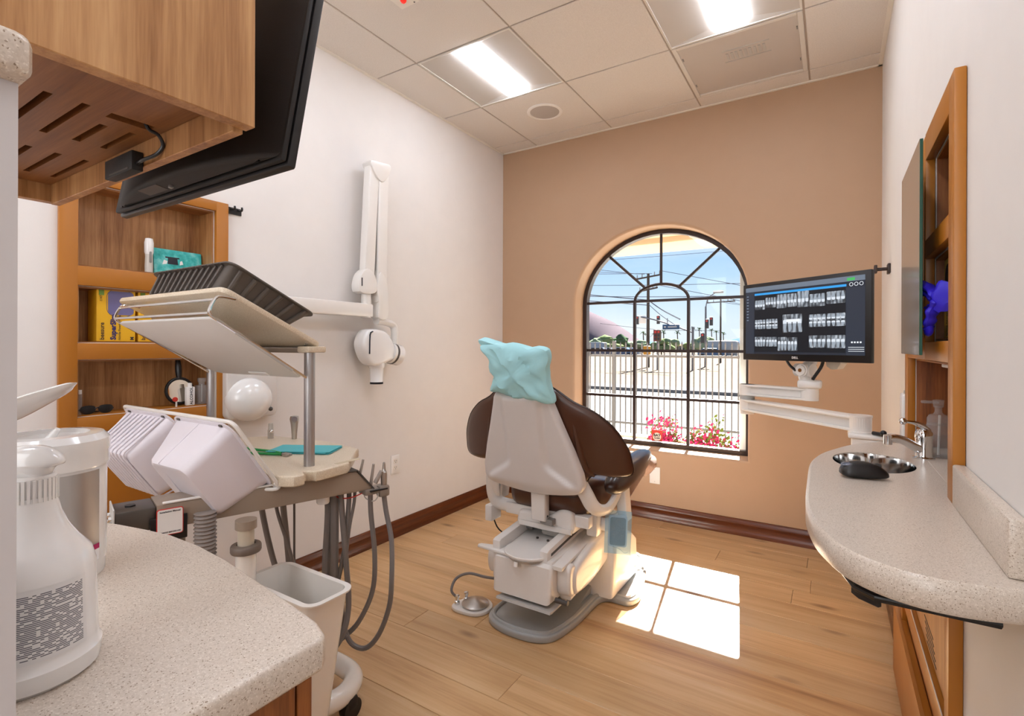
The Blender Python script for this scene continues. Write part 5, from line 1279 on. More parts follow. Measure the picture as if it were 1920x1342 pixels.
# lifting link covers
side = spline2([(1.90, .285), (1.86, .25), (1.865, .185), (1.90, .165), (2.05, .165), (2.26, .205), (2.40, .235), (2.42, .315), (2.30, .345), (2.08, .325)], 4)
part('lift_link', B().prism(side, -.952, -.872, 'yz', .016, 3), lowm, ch, 'white lifting arm cover')
part('lift_link', B().prism(side, -1.305, -1.225, 'yz', .016, 3), lowm, ch)
part('link_cap', B().prism(spline2([(1.835, .285), (1.83, .20), (1.85, .17), (1.885, .17), (1.895, .24), (1.885, .29)], 4), -.945, -.882, 'yz', .012, 3), lowm, ch)
part('lower_link', B().prism([(1.86, .150), (2.30, .185), (2.36, .21), (2.30, .235), (1.86, .175)], -.942, -.89, 'yz', .006, 2), lowm, ch)
part('lift_box', B().prism([(1.768, .150), (1.778, .292), (1.81, .305), (2.04, .325), (2.10, .31), (2.12, .17), (2.0, .142)], -1.215, -.938, 'yz', .02, 4), lowm, ch, 'white box of the lifting gear')
part('deck', B().prism([(1.80, .300), (2.45, .355), (2.45, .335), (1.80, .285)], -1.23, -.90, 'yz', .006, 2), lowm, ch)
part('bottom_bracket', B().prism([(1.745, .132), (1.765, .128), (2.06, .128), (2.06, .136), (1.768, .137), (1.75, .142)], -1.18, -.925, 'yz', .002, 1), lgrey, ch)
part('pivot_bolt', B().cyl((-.93, 1.80, .168), (-.875, 1.80, .168), .010, n=12), dgrey, ch)
part('side_foot', B().box(-1.255, -1.215, 1.83, 1.89, .165, .255, .012, 3), lowm, ch)
# round swivel plate with its brake lever
part('swivel_plate', B().lathe([(0, .318), (.098, .318), (.101, .322), (.101, .328), (.098, .331), (0, .331)], (-1.078, 1.845, -.008), 40, sx=1.05, sy=1.0), lowm, ch, 'round white swivel plate')
part('swivel_underplate', B().lathe([(0, .306), (.085, .306), (.095, .318), (0, .318)], (-1.075, 1.838, -.008), 36), lgrey, ch)
part('brake_lever', B().prism([(-1.305, 1.790), (-1.312, 1.805), (-1.305, 1.818), (-1.13, 1.860), (-1.10, 1.80), (-1.13, 1.780)], .300, .311, 'xy', .003, 2), wplast, ch, 'white brake lever')
part('plate_knob', B().cyl((-1.085, 1.75, .282), (-1.085, 1.755, .30), .010, n=14), wplast, ch)
b = B()
for x, y in ((-1.10, 1.955), (-1.02, 1.935), (-1.045, 1.95)): b.cyl((x, y, .329), (x, y, .335), .006, n=8)
part('plate_screws', b, dgrey, ch, 'dark screws', 'stuff')
# slide rails
for xa, nm in ((-1.215, 'l'), (-.985, 'r')):
    b = B(); b.prism([(1.80, .300), (1.80, .345), (1.815, .352), (2.25, .395), (2.25, .345)], xa-.019, xa+.019, 'yz', .005, 2); rl = part('slide_rail', b, lowm, ch)
    if nm == 'r':
        part('rail_groove', B().prism([(1.83, .322), (2.22, .360), (2.22, .372), (1.83, .333)], xa+.0185, xa+.020, 'yz'), dgrey, rl, 'dark groove of the rail')
part('rail_step', B().box(-.98, -.945, 1.80, 1.98, .283, .312, .006), lowm, ch)
part('motor', B().cyl((-1.10, 2.02, .352), (-1.02, 2.02, .352), .024, n=20), plain('motor_grey', '#b9b4ae', .35), ch)
part('slide_block', B().box(-1.20, -1.165, 2.02, 2.07, .335, .375, .003), greyp, ch)
# carriage under the backrest
car_o = spline2([(-1.205, .372), (-1.21, .415), (-1.19, .438), (-1.10, .437), (-1.06, .430), (-1.03, .448), (-.99, .470), (-.955, .470), (-.935, .45), (-.932, .385), (-.96, .368), (-1.08, .362)], 4)
part('carriage', B().prism(car_o, 1.965, 2.16, 'xz', .016, 3), lowm, ch, 'white carriage housing')
part('carriage_lip', B().prism([(-1.20, .372), (-1.20, .395), (-.938, .395), (-.938, .372)], 1.955, 1.97, 'xz', .004, 2), lowm, ch)
part('cross_beam', B().box(-1.29, -.87, 1.985, 2.035, .40, .452, .008), lowm, ch, 'white cross beam')
part('beam_leg', B().box(-.915, -.865, 2.06, 2.12, .345, .47, .008), lowm, ch)
part('right_beam', B().cyl((-.93, 2.13, .385), (-.80, 2.13, .385), .028, n=24), lowm, ch)
part('black_bellows', B().prism(spline2([(-1.06, .405), (-1.05, .45), (-1.0, .50), (-.945, .52), (-.94, .47), (-.98, .425)], 4), 2.0, 2.07, 'xz', .006), black, ch)
part('back_bracket', B().prism([(-1.117, .600), (-1.045, .600), (-1.043, .42), (-1.112, .42)], 1.918, 1.962, 'xz', .007, 3), lowm, ch, 'upright bracket joining shell and carriage')
b = B()
for z in (.44, .575): b.cyl((-1.045, 1.94, z), (-1.0405, 1.94, z), .005, n=8)
part('bracket_screws', b, dgrey, ch, None, 'stuff')
part('bracket_foot', B().box(-1.075, -1.015, 1.93, 1.965, .405, .43, .003), greyp, ch)
# ---- backrest shell (white)
tilt = math.radians(-14.5)
SHX = Matrix.Translation((cx, 1.897, .545)) @ Matrix.Rotation(-tilt, 4, 'X')   # local: x across, z up the back, y away from viewer
hgt = .452
def hwid(v):
    P = [(0, .205), (.05, .232), (.12, .243), (.25, .238), (.45, .212), (.7, .172), (.9, .142), (.97, .133), (1, .122)]
    for (a, w0), (c, w1) in zip(P, P[1:]):
        if v <= c: return w0+(w1-w0)*(v-a)/(c-a)
    return P[-1][1]
def sstep(a, c, x): t_ = max(0, min(1, (x-a)/(c-a))); return t_*t_*(3-2*t_)
def shell_f(u, v):
    s = 2*u-1; w = hwid(v); x = s*w
    edge = min(1, (1-abs(s))/.10); edge = math.sqrt(max(0, 1-(1-edge)**2))
    ev = min(1, v/.07, (1-v)/.05); ev = math.sqrt(max(0, 1-(1-ev)**2))
    core = .078+.12*sstep(.36, .10, v)+.005*v
    ridge = 1-sstep(core-.012, core+.022, abs(x))
    y = -.016*edge*ev - .017*ridge*ev*sstep(.02, .14, v)
    z = v*hgt - (.028*s*s*(1-v)**6)*-1.0
    return (x, y, z)
b = B(SHX); b.grid(shell_f, 61, 49)
b.grid(lambda u, v: (lambda q: (q[0], .022, q[2]))(shell_f(1-u, v)), 61, 49)
t = b.bm
bmesh.ops.remove_doubles(t, verts=t.verts, dist=1e-5)
bnd = [e for e in t.edges if len(e.link_faces) == 1]
bmesh.ops.bridge_loops(t, edges=bnd)
bmesh.ops.recalc_face_normals(t, faces=t.faces)
part('back_shell', b, shellm, ch, 'white moulded back shell with two raised ridges', ang=50)
# ---- backrest cushion with rounded wings
half = [(.0, .472), (.08, .478), (.14, .452), (.205, .405), (.28, .365), (.35, .30), (.396, .215), (.410, .15), (.412, .108), (.392, .088), (.33, .085), (.27, .092), (.235, .072), (.21, .02), (.16, -.02), (.0, -.03)]
wing = spline2(mir(half)[:-1], 3)
def cush(a, z, h): return (a, .055+.34*max(0, abs(a)-.16)**1.35 - h, z)
b = B(SHX); b.pillow(wing, (0, .2), cush, .035, .075, 8, .45)
part('back_cushion', b, leather, ch, 'brown leather backrest with rounded wings', ang=60)
b = B(SHX)
sw = [p for p in wing]
b.tube([(a*1.0, cush(a, z, 0)[1], z) for a, z in sw], .0035, 6, True)
part('piping', b, leather_d, ch, 'dark piping along the wing edge')
for s in (-1, 1):
    part('wing_fold', B(SHX).tube([(s*.20, .045, .34), (s*.215, .038, .24), (s*.235, .036, .14), (s*.262, .058, .09)], lambda f: .006+.009*math.sin(f*3.14), 8, smooth=4), leather, ch)
# ---- headrest under a paper cover
HX_ = SHX @ Matrix.Translation((0, .0, .455)) @ Matrix.Rotation(math.radians(3), 4, 'Y')
hp = [(-.150, .205), (-.145, .180), (-.125, .13), (-.118, .06), (-.128, .005), (-.06, -.012), (.03, -.016), (.10, -.022), (.150, -.028), (.158, -.018), (.150, .03), (.143, .10), (.150, .155), (.138, .20), (.05, .202), (-.05, .210)]
hp = [(a, z) for a, z in spline2(hp, 4)]
rr = random.Random(5)
def crum(a, z, h):
    k = .004*math.sin(a*55+z*38)+.0035*math.sin(z*70-a*31)+.003*math.sin((a+z)*110)
    return (a+.4*k, -.012-h+k*(1 if h > 0 else .3), z+.5*k)
b = B(HX_); b.pillow(hp, (0, .09), crum, .045, .06, 8, .33)
part('headrest_cover', b, teal, ch, 'crumpled pale blue paper cover over the headrest', ang=28)
part('headrest_post', B(SHX).box(-.05, .05, .005, .03, .36, .52, .006), alum, ch)
part('headrest_tuft', B(HX_).prism(spline2([(-.150, .195), (-.165, .222), (-.11, .212), (-.08, .203)], 3), -.03, .02, 'xz', .004), teal, ch)
# ---- seat, leg rest and toe cover
sp2 = [(1.985, .45), (2.08, .400), (2.28, .352), (2.45, .362), (2.78, .418), (2.95, .448), (3.0, .475), (2.99, .515), (2.93, .54), (2.70, .545), (2.45, .545), (2.25, .565), (2.08, .60), (1.99, .585), (1.96, .52)]
b = B(); sp2s = spline2(sp2, 3)
def seat(a, z, h):
    w = .245 if a < 2.3 else .245-.035*sstep(2.3, 2.95, a)
    return (cx+h/.245*w, a, z)
b.pillow(sp2s, (2.45, .49), lambda a, z, h: seat(a, z, h), .245, .245, 9, .16)
part('seat', b, leather, ch, 'brown leather seat and leg rest', ang=60)
def toe(a, z, h): return (cx+h, a, z)
b = B(); b.pillow(spline2([(2.80, .438), (2.95, .446), (3.03, .462), (3.045, .495), (3.02, .535), (2.93, .553), (2.80, .556)], 3), (2.9, .495), toe, .222, .222, 7, .14)
part('toe_cover', b, filmc, ch, 'clear plastic cover over the foot end', ang=60)
part('seat_underframe', B().box(-1.20, -.97, 2.12, 2.42, .31, .365, .012), shellm, ch)
# ---- arm rests and their white brackets
for s in (1, -1):
    X_ = lambda d: cx+s*d
    o = spline2([(2.00, .595), (2.03, .553), (2.14, .548), (2.34, .575), (2.48, .617), (2.51, .650), (2.46, .672), (2.28, .664), (2.08, .640)], 4)
    b = B(); b.pillow(o, (2.26, .615), lambda a, z, h: (X_(.298)+h, a, z), .052, .052, 6, .32)
    part('armrest', b, leather_d, ch, 'dark padded armrest', ang=60)
    part('arm_post', B().prism([(X_(.282), .578), (X_(.328), .585), (X_(.342), .425), (X_(.300), .425)], 2.10, 2.17, 'xz', .010, 3), lowm, ch)
    part('arm_bracket', B().tube([(X_(.205), 1.925, .605), (X_(.225), 1.935, .565), (X_(.242), 1.96, .515), (X_(.262), 1.995, .490), (X_(.286), 2.03, .495), (X_(.302), 2.07, .535), (X_(.305), 2.12, .585)], .031, 12, smooth=5, flat=(.55, 1)), lowm, ch, 'curved white arm bracket')
    part('arm_hinge', B().box(X_(.262)-.006, X_(.262)+.006, 2.08, 2.12, .545, .60, .003), steel, ch)
# left side bracket and switch box
part('side_arm', B().tube([(cx-.235, 1.93, .60), (cx-.262, 1.97, .50), (cx-.250, 1.99, .445), (cx-.20, 2.01, .43), (cx-.10, 2.01, .425)], .032, 12, smooth=5, flat=(1, .7)), lowm, ch)
part('side_clip', B().box(-1.205, -1.19, 2.055, 2.075, .42, .465, .003), dgrey, ch)
part('switch_box', B().box(cx-.30, cx-.262, 1.955, 2.04, .355, .43, .006, 2, Matrix.Translation((0, 0, 0))), wplast, ch, 'white switch box with a cable')
part('switch_cable', B().tube([(cx-.28, 2.0, .356), (cx-.262, 2.02, .30), (cx-.21, 2.06, .26), (cx-.16, 2.1, .27)], .0035, 8, smooth=4), black, ch)
part('switch_cable', B().tube([(cx-.12, 2.14, .43), (cx-.165, 2.12, .37), (cx-.18, 2.1, .33)], .0025, 8, smooth=4), black, ch)
# ---- touch pad under a blue barrier film
RX = Matrix.Translation((-.775, 2.075, .385)) @ Matrix.Rotation(math.radians(22), 4, 'Z') @ Matrix.Rotation(math.radians(2), 4, 'Y')
pd = part('control_pad', B(RX).prism(rrect(-.040, .040, -.065, .068, .012), 0, .016, 'xz', .003), wplast, ch, 'hand control with round buttons')
part('pad_face', B(RX).prism(rrect(-.033, .033, -.058, .061, .010), -.001, .0005, 'xz'), plain('pad_teal', '#558288', .4), pd, 'teal keypad face')
for x, z in ((0, .045), (-.018, .036), (.018, .038), (0, .024), (-.02, .014), (.02, .016), (0, .002), (-.018, -.018), (.018, -.020)):
    part('pad_button', B(RX).tube([(x+.0062*math.cos(k*math.pi/6), -.0016, z+.0062*math.sin(k*math.pi/6)) for k in range(12)], .0011, 5, True), plain('pad_button_print', '#3f6a70', .5), pd)
b = B(RX)
for i in range(5):
    for j in range(5):
        if (i*7+j*3) % 4 != 1: b.box(-.006+.0025*i, -.004+.0025*i, -.0016, -.001, -.047+.0025*j, -.045+.0025*j)
part('barrier_film', B(RX).box(-.055, .056, -.006, -.0055, -.092, .092), bluefilm, ch, 'square of blue see-through barrier film')
part('film_fold', B(RX).tube([(-.02, -.006, -.062), (.01, -.007, -.07), (.03, -.006, -.085), (.045, -.006, -.08)], .0012, 6, smooth=3), bluefilm, ch)
part('pad_arm', B().tube([(-.79, 2.11, .40), (-.785, 2.13, .43), (-.79, 2.135, .46)], .012, 8, smooth=3), lowm, ch)
# ================================================================== foot pedal
fp = thing('foot_pedal', 'steel disc foot control on a white base beside the chair', 'foot control', (-1.365, 1.84, 0))
pc = (-1.352, 1.838)
part('base', B().prism(spline2([(-1.44, 1.84), (-1.445, 1.79), (-1.42, 1.765), (-1.37, 1.762), (-1.31, 1.775), (-1.278, 1.82), (-1.283, 1.875), (-1.32, 1.91), (-1.37, 1.915), (-1.42, 1.885)], 4), 0, .016, 'xy', .005, 2), wplast, fp)
part('disc', B().lathe([(0, .048), (.01, .047), (.056, .030), (.061, .026), (.060, .020), (.052, .014), (0, .014)], (*pc, 0), 44), steel, fp, 'brushed steel cone disc')
for x, y in ((-1.425, 1.80), (-1.408, 1.845)):
    part('knob', B().lathe([(.012, .012), (.012, .030), (.007, .034), (.007, .042), (.0105, .045), (.0105, .056), (0, .060)], (x, y, 0), 18), chrome, fp, 'chrome screw knob')
part('cable', B().tube([(-1.425, 1.80, .045), (-1.45, 1.79, .075), (-1.455, 1.83, .112), (-1.42, 1.88, .125), (-1.34, 1.90, .12), (-1.26, 1.905, .13), (-1.215, 1.90, .15)], .0062, 8, smooth=6), hose_m, fp, 'grey cable running to the chair')
# ================================================================== right wall: sink counter, ochre panel, mirror, monitor
ZC = .86
sc2 = [(-.053, 1.62), (-.052, 1.40), (-.048, 1.22), (-.038, 1.12), (-.020, 1.03), (.012, .955), (.055, .912), (.105, .893), (.16, .895), (XR-.001, .915)]
far2 = [(XR-.001, 2.10), (.12, 2.085), (.05, 1.99), (.005, 1.885), (-.035, 1.76)]
sc2 = spline2([(XR-.001, .915)]+sc2[::-1][1:]+far2[::-1][:-1]+[(XR-.001, 2.10)], 4, closed=False)
sinkc, sr = (.093, 1.716), (.094, .140)
def counter():
    t = bmesh.new(); n = 40
    loop = [(sinkc[0]+sr[0]*math.cos(2*math.pi*k/n), sinkc[1]+sr[1]*math.sin(2*math.pi*k/n)) for k in range(n)]
    zs_ = (ZC, ZC-.047)
    faces = []
    def ring(P, z): return [t.verts.new((x, y, z)) for x, y in P]
    e = .006
    ins = []
    m = len(sc2)
    for i in range(m):
        a, c = Vector(sc2[i-1] if i else sc2[0]), Vector(sc2[i+1] if i < m-1 else sc2[-1]); q = (c-a).normalized(); ins.append((sc2[i][0]+(-q.y)*e*SGN, sc2[i][1]+q.x*e*SGN))
    ins[0] = (sc2[0][0], sc2[0][1]+e); ins[-1] = (sc2[-1][0], sc2[-1][1]-e)
    o_t, o_1, o_2, o_b = ring(ins, ZC), ring(sc2, ZC-e), ring(sc2, ZC-.047+e), ring(ins, ZC-.047)
    i_t, i_b = ring(loop, ZC), ring(loop, ZC-.047)
    for A, C in ((o_t, o_1), (o_1, o_2), (o_2, o_b)):
        for i in range(m): j = (i+1) % m; t.faces.new((A[i], A[j], C[j], C[i]))
    for i in range(n): j = (i+1) % n; t.faces.new((i_t[i], i_t[j], i_b[j], i_b[i]))
    for O, I in ((o_t, i_t), (o_b, i_b)):
        es = [t.edges.get((O[i], O[(i+1) % m])) for i in range(m)]+[t.edges.get((I[i], I[(i+1) % n])) for i in range(n)]
        bmesh.ops.triangle_fill(t, use_beauty=True, use_dissolve=False, edges=es)
    bmesh.ops.recalc_face_normals(t, faces=t.faces)
    b = B(); b.bm.free(); b.bm = t; return b
ar = sum(sc2[i-1][0]*sc2[i][1]-sc2[i][0]*sc2[i-1][1] for i in range(len(sc2))); SGN = 1 if ar > 0 else -1
cn = thing('sink_counter', 'speckled beige stone sink counter with a rounded end on the right wall', 'counter', (.08, 1.5, ZC))
part('top', counter(), quartz_m, cn, ang=45)
part('backsplash', B().box(XR-.022, XR-.0005, .948, 1.333, ZC, .942, .004, 2), quartz_m, cn, 'low stone upstand against the wall')
part('niche_ledge', B().box(XR-.0005, XR+.108, 1.403, 2.067, ZC-.04, ZC, .001, 1), quartz_m, cn)
part('niche_upstand', B().box(XR+.088, XR+.108, 1.405, 2.06, ZC, .925, .002, 1), quartz_m, cn)
sk = thing('sink', 'polished steel oval sink let into the counter', 'sink', (*sinkc, ZC-.047))
pr = [(1.0, -.002), (.99, -.01), (.97, -.05), (.93, -.10), (.80, -.13), (.40, -.138), (.14, -.14), (.13, -.146), (0, -.146)]
b = B(); b.lathe([(sr[1]*r, z) for r, z in pr], (*sinkc, ZC), 48, sx=sr[0]/sr[1]*1.0)
part('bowl', b, chrome, sk)
part('drain', B().lathe([(.022, -.136), (.020, -.134), (.006, -.138), (0, -.138)], (*sinkc, ZC), 24), steel, sk)
# faucet
fc = (.218, 1.845)
fa = thing('faucet', 'chrome single-lever tap behind the sink', 'tap', (*fc, ZC))
part('base', B().lathe([(.026, 0), (.026, .004), (.021, .007), (.020, .010), (.020, .055), (.0205, .058), (0, .062)], (*fc, ZC), 28), chrome, fa)
part('body', B().lathe([(.0205, .058), (.0215, .062), (.0205, .075), (.015, .083), (0, .085)], (*fc, ZC), 28), chrome, fa)
part('spout', B().tube([(fc[0]-.008, fc[1]-.005, ZC+.026), (fc[0]-.024, fc[1]-.018, ZC+.036), (fc[0]-.046, fc[1]-.028, ZC+.050), (fc[0]-.070, fc[1]-.040, ZC+.058), (fc[0]-.088, fc[1]-.050, ZC+.056)], lambda f: .014-.004*f, 14, smooth=5), chrome, fa)
part('aerator', B().cyl((fc[0]-.086, fc[1]-.049, ZC+.040), (fc[0]-.086, fc[1]-.049, ZC+.066), .0105, n=20), chrome, fa)
part('lever', B().tube([(fc[0]+.006, fc[1]+.004, ZC+.080), (fc[0]-.004, fc[1]-.003, ZC+.092), (fc[0]-.024, fc[1]-.014, ZC+.102), (fc[0]-.045, fc[1]-.024, ZC+.105)], lambda f: .014-.009*f, 12, smooth=5, flat=(1, .7)), chrome, fa)
part('lever_tip', B().sph((fc[0]-.05, fc[1]-.027, ZC+.1055), .010, 16), chrome, fa)
# soap bottle
sb = (.258, 1.905)
so_ = thing('soap_bottle', 'clear plastic foam soap pump bottle behind the tap', 'bottle', (*sb, ZC))
part('bottle_body', B().lathe([(0, 0), (.034, 0), (.037, .004), (.0365, .02), (.032, .06), (.030, .085), (.026, .095), (0, .095)], (*sb, ZC), 32), clearb, so_)
part('liquid', B().lathe([(0, .003), (.034, .004), (.0345, .02), (.0305, .06), (0, .06)], (*sb, ZC), 28), clearp, so_)
part('pump_collar', B().lathe([(.027, .092), (.027, .110), (.022, .120), (.012, .124), (.0085, .130), (.0085, .145), (0, .145)], (*sb, ZC), 28), clearb, so_)
part('pump_head', B().lathe([(.012, .143), (.013, .160), (.014, .164), (0, .165)], (*sb, ZC), 22).box(sb[0]-.042, sb[0], sb[1]-.02, sb[1]-.008, ZC+.154, ZC+.162, .002, 1, None), clearb, so_)
part('dip_tube', B().tube([(sb[0], sb[1], ZC+.005), (sb[0]+.003, sb[1], ZC+.12)], .003, 8), wplast, so_)
# mouse
ms = thing('computer_mouse', 'black computer mouse on the counter beside the sink', 'mouse', (.063, 1.49, ZC))
MM = Matrix.Translation((.063, 1.492, ZC)) @ Matrix.Rotation(math.radians(12), 4, 'Z')
mo_ = spline2([(-.050, 0), (-.044, .022), (-.015, .026), (.02, .025), (.044, .020), (.050, 0), (.044, -.020), (.02, -.025), (-.015, -.026), (-.044, -.022)], 4)
b = B(MM); b.pillow(mo_, (-.005, 0), lambda a, c, h: (a, c, .010+h*(1-1.6*max(0, a-.01)*10*.35)), .030, .0095, 8, .42); part('shell', b, black, ms)
b = B(MM); b.pillow([(a*.7-.012, c*.62) for a, c in mo_], (-.015, 0), lambda a, c, h: (a, c, .0335+h-abs(a+.012)*.12), .005, .002, 5); part('top_cover', b, plain('mouse_grey', '#565d6e', .2, coat=.5), ms, 'glossy slate top')
part('wheel', B(MM).cyl((.028, -.003, .030), (.028, .003, .030), .008, n=16), dgrey, ms)
# keyboard tray under the counter
ty = thing('keyboard_tray', 'black plastic keyboard tray slung under the counter edge', 'tray', (.12, 1.2, .79))
trp = [(.012, 1.055), (.016, 1.035), (.030, .985), (.055, .962), (.20, .962), (.20, 1.60), (.012, 1.60)]
part('tray', B().prism(trp, .782, .792, 'xy', .003, 2), black, ty)
part('rim', B().tube([(x, y, .790) for x, y in trp[:5]], .004, 8), black, ty)
part('side_wall', B().box(.010, .016, 1.045, 1.60, .784, .8125, .002, 1), black, ty)
part('front_lip', B().prism([(.026, 1.0), (.034, .985), (.060, .966), (.064, .970), (.040, .989), (.032, 1.003)], .772, .800, 'xy', .002, 1), blackm, ty)
part('slide', B().box(.10, .13, 1.0, 1.6, .790, .8129, .002, 1), dgrey, ty)
# ochre panel above the counter
pn = thing('wall_panel_unit', 'tall ochre wall panel with three walnut niches standing on the sink counter', 'shelf', (XR, 1.74, ZC))
pf, pb = .203, XR-.0005
PY0, PY1, PZ1 = 1.336, 2.145, 1.738
b = B()
b.box(pf, pb, PY0, 1.391, ZC, PZ1, .003); part('stile', b, orange, pn)
b = B(); b.box(pf, pb, 2.072, PY1, ZC, PZ1, .003); part('stile', b, orange, pn)
b = B(); b.box(pf+.0003, pb, 1.712, 2.075, 1.143, PZ1-.004, .002); part('panel_field', b, orange, pn)
for z0, z1 in ((1.143, 1.190), (1.408, 1.457), (1.668, PZ1)): part('rail', B().box(pf+.0005, pb, 1.388, 1.716, z0, z1, .002), orange, pn)
for (y0, y1, z0, z1) in NR:
    z0_ = max(z0, ZC)
    e = .002
    part('niche_back', B().box(XR+.110, XR+.118, y0+e, y1-e, z0_+e, z1-e), lam_z, pn)
    part('niche_side', B().box(XR+.001, XR+.110, y1-e-.006, y1-e, z0_+.003, z1-e), teak, pn)
    part('niche_side', B().box(XR+.001, XR+.110, y0+e, y0+e+.006, z0_+.003, z1-e), teak, pn)
    if z0 > ZC: part('niche_shelf', B().box(XR+.001, XR+.110, y0+e, y1-e, z0+e, z0+e+.004), lam_y, pn)
    part('niche_top', B().box(XR+.001, XR+.110, y0+e, y1-e, z1-e-.004, z1-e), orange, pn)
# mirror on sliding brackets
mi = thing('glass_panel', 'taupe glass panel with green edges in front of the ochre wall panel', 'glass panel', (.17, 1.665, 1.158))
part('glass_body', B().box(.1665, .1725, 1.486, 1.846, 1.158, 1.655, .0006, 1), glass_g, mi, 'green glass edge')
part('face', B().box(.1660, .1664, 1.4865, 1.8455, 1.1585, 1.6545), plain('taupe_back_painted_glass', '#9a8a78', .22, coat=.3), mi, 'taupe painted face')
part('clip', B().box(.160, .1745, 1.500, 1.545, 1.1575, 1.180, .002, 1), clearb, mi)
part('backing', B().box(.1726, pf-.0005, 1.72, 1.83, 1.20, 1.62), orange, mi)
# glove boxes and a pulled glove in the middle niche
def glove_box_r(y0, label):
    w, hgt = .118, .196; z0 = 1.199; xa = XR+.012
    t = thing('glove_box', label, 'box', (XR+.05, y0+w/2, z0), 'glove boxes beside the glass panel')
    part('carton', B().box(xa, XR+.10, y0, y0+w, z0, z0+hgt, .0015, 1), plain('pale_carton', '#d9b64e', .5), t)
    part('opening', B().prism(rrect(y0+.02, y0+w-.02, z0+.09, z0+hgt-.015, .03, 6), xa-.0012, xa, 'yz'), ink, t, 'dark dispensing opening')
    text('lettering', 'SuperSlim', .020, (xa-.0008, y0+.05, z0+.005), (0, 0, 1), (0, 1, 0), inkb, t, bold=.0006)
    text('lettering', 'Nitrile Powder Free', .010, (xa-.0008, y0+.075, z0+.005), (0, 0, 1), (0, 1, 0), ink, t)
    return t
glove_box_r(1.415, 'pale yellow glove carton in the right-hand niche, with a violet glove pulled out')
glove_box_r(1.548, 'pale yellow glove carton in the right-hand niche, the farther one beside the glass panel')
vg = thing('nitrile_glove', 'violet nitrile glove hanging out of a carton in the right-hand niche', 'glove', (.215, 1.50, 1.29))
def gl_f(u, v):
    a = 2*math.pi*u
    w = .010+.022*math.sin(math.pi*min(1, v*1.1))**.7; k = .006*math.sin(a*5+v*9)
    x = .236-.045*math.sin(v*1.5); z = 1.300-.02*v; y = 1.45+.045*v
    return (x+(w*.35+k*.4)*math.cos(a), y+k*.5+.004*math.cos(a), z+(w+k)*math.sin(a))
b = B(); b.grid(gl_f, 20, 12, True); part('palm', b, violet, vg, ang=30)
def finger(name, pts, r0, r1): part(name, B().tube(pts, lambda f: r0+(r1-r0)*f+.0025*math.sin(f*19), 10, smooth=6, flat=(1, .55)), violet, vg, ang=30)
finger('finger', [(.200, 1.49, 1.292), (.188, 1.51, 1.312), (.180, 1.545, 1.328), (.176, 1.60, 1.330)], .017, .009)
finger('finger', [(.200, 1.50, 1.285), (.186, 1.53, 1.302), (.182, 1.57, 1.310), (.18, 1.60, 1.318)], .015, .008)
finger('finger', [(.200, 1.48, 1.28), (.192, 1.49, 1.262), (.188, 1.50, 1.240), (.187, 1.515, 1.222)], .016, .013)
finger('thumb', [(.200, 1.49, 1.28), (.19, 1.525, 1.272), (.185, 1.55, 1.268)], .008, .003)
part('cuff', B().sph((.187, 1.517, 1.217), (.010, .02, .016), 12), violet, vg)
# cup dispenser under the panel rail
cp = thing('cup_dispenser', 'white cup dispenser fixed at the top of the open niche above the tap', 'dispenser', (.26, 1.45, 1.10))
part('arm', B().box(.222, .27, 1.47, 1.60, 1.128, 1.136, .002), wplast, cp)
part('cup_tube', B().lathe([(.028, 0), (.028, .046), (.030, .050), (0, .050)], (.252, 1.455, 1.082), 28), wplast, cp)
# small items on the right wall
wb_ = thing('wall_rail_cover', 'narrow white cover plate on the wall at the left edge of the ochre panel', 'cover', (XR, 2.2, .93))
part('plate', B().box(XR-.026, XR, 2.165, 2.245, .83, 1.018, .008, 3), wplast, wb_)
part('hinge', B().box(XR-.020, XR, 2.185, 2.20, 1.018, 1.03, .002, 1), lgrey, wb_)
hr = thing('coat_hook', 'dark bronze peg hook on the right wall beside the monitor', 'hook', (XR, 2.955, 1.545))
part('plate', B().box(XR-.012, XR, 2.925, 2.985, 1.522, 1.568, .003), darkf, hr)
part('peg', B().cyl((XR-.055, 2.955, 1.545), (XR-.010, 2.955, 1.545), .008, n=16), darkf, hr)
part('tip', B().box(XR-.063, XR-.05, 2.935, 2.975, 1.527, 1.565, .003), darkf, hr)
# ------------------------------------------------------------------ cabinet below the counter
lc = thing('lower_wall_cabinet', 'ochre lower cabinet with a walnut door and a drawer on the right wall', 'cabinet', (XR, 1.8, 0))
part('near_stile', B().box(.2, XR-.0005, 1.352, 1.398, 0.02, .8125, .002), orange, lc)
part('far_stile', B().box(.2, XR-.0005, 2.165, 2.222, 0.02, .8125, .002), orange, lc)
part('rail', B().box(.2005, XR-.0005, 1.395, 2.168, .318, .385, .002), orange, lc)
dr_ = part('walnut_door', B().box(.212, XR-.0005, 1.400, 2.163, .387, .8122), wood('walnut_door_light', [(0, '#8a5526'), (.35, '#ab7540'), (.6, '#bd8750'), (1, '#cf9c66')], 'z', 1.2, .4), lc)
for k in range(5): part('vent_slot', B().box(.2112, .2122, 1.58+.012*k, 1.72+.012*k, .40+.012*k, .4035+.012*k), ink, dr_, 'dark vent slot')
part('drawer_recess', B().box(.214, XR-.0005, 1.398, 2.165, .20, .318), teak, lc)
d_ = part('drawer', B().box(.187, .213, 1.385, 2.30, .012, .252, .002), orange, lc)
part('drawer_bead', B().box(.1865, .196, 1.385, 2.30, .2522, .2545), wood('bead', [(0, '#a8692c'), (1, '#c48a4a')], 'y'), d_)
part('top_bead', B().box(.1985, .2005, 1.40, 2.16, .3855, .3875), trimw, lc)
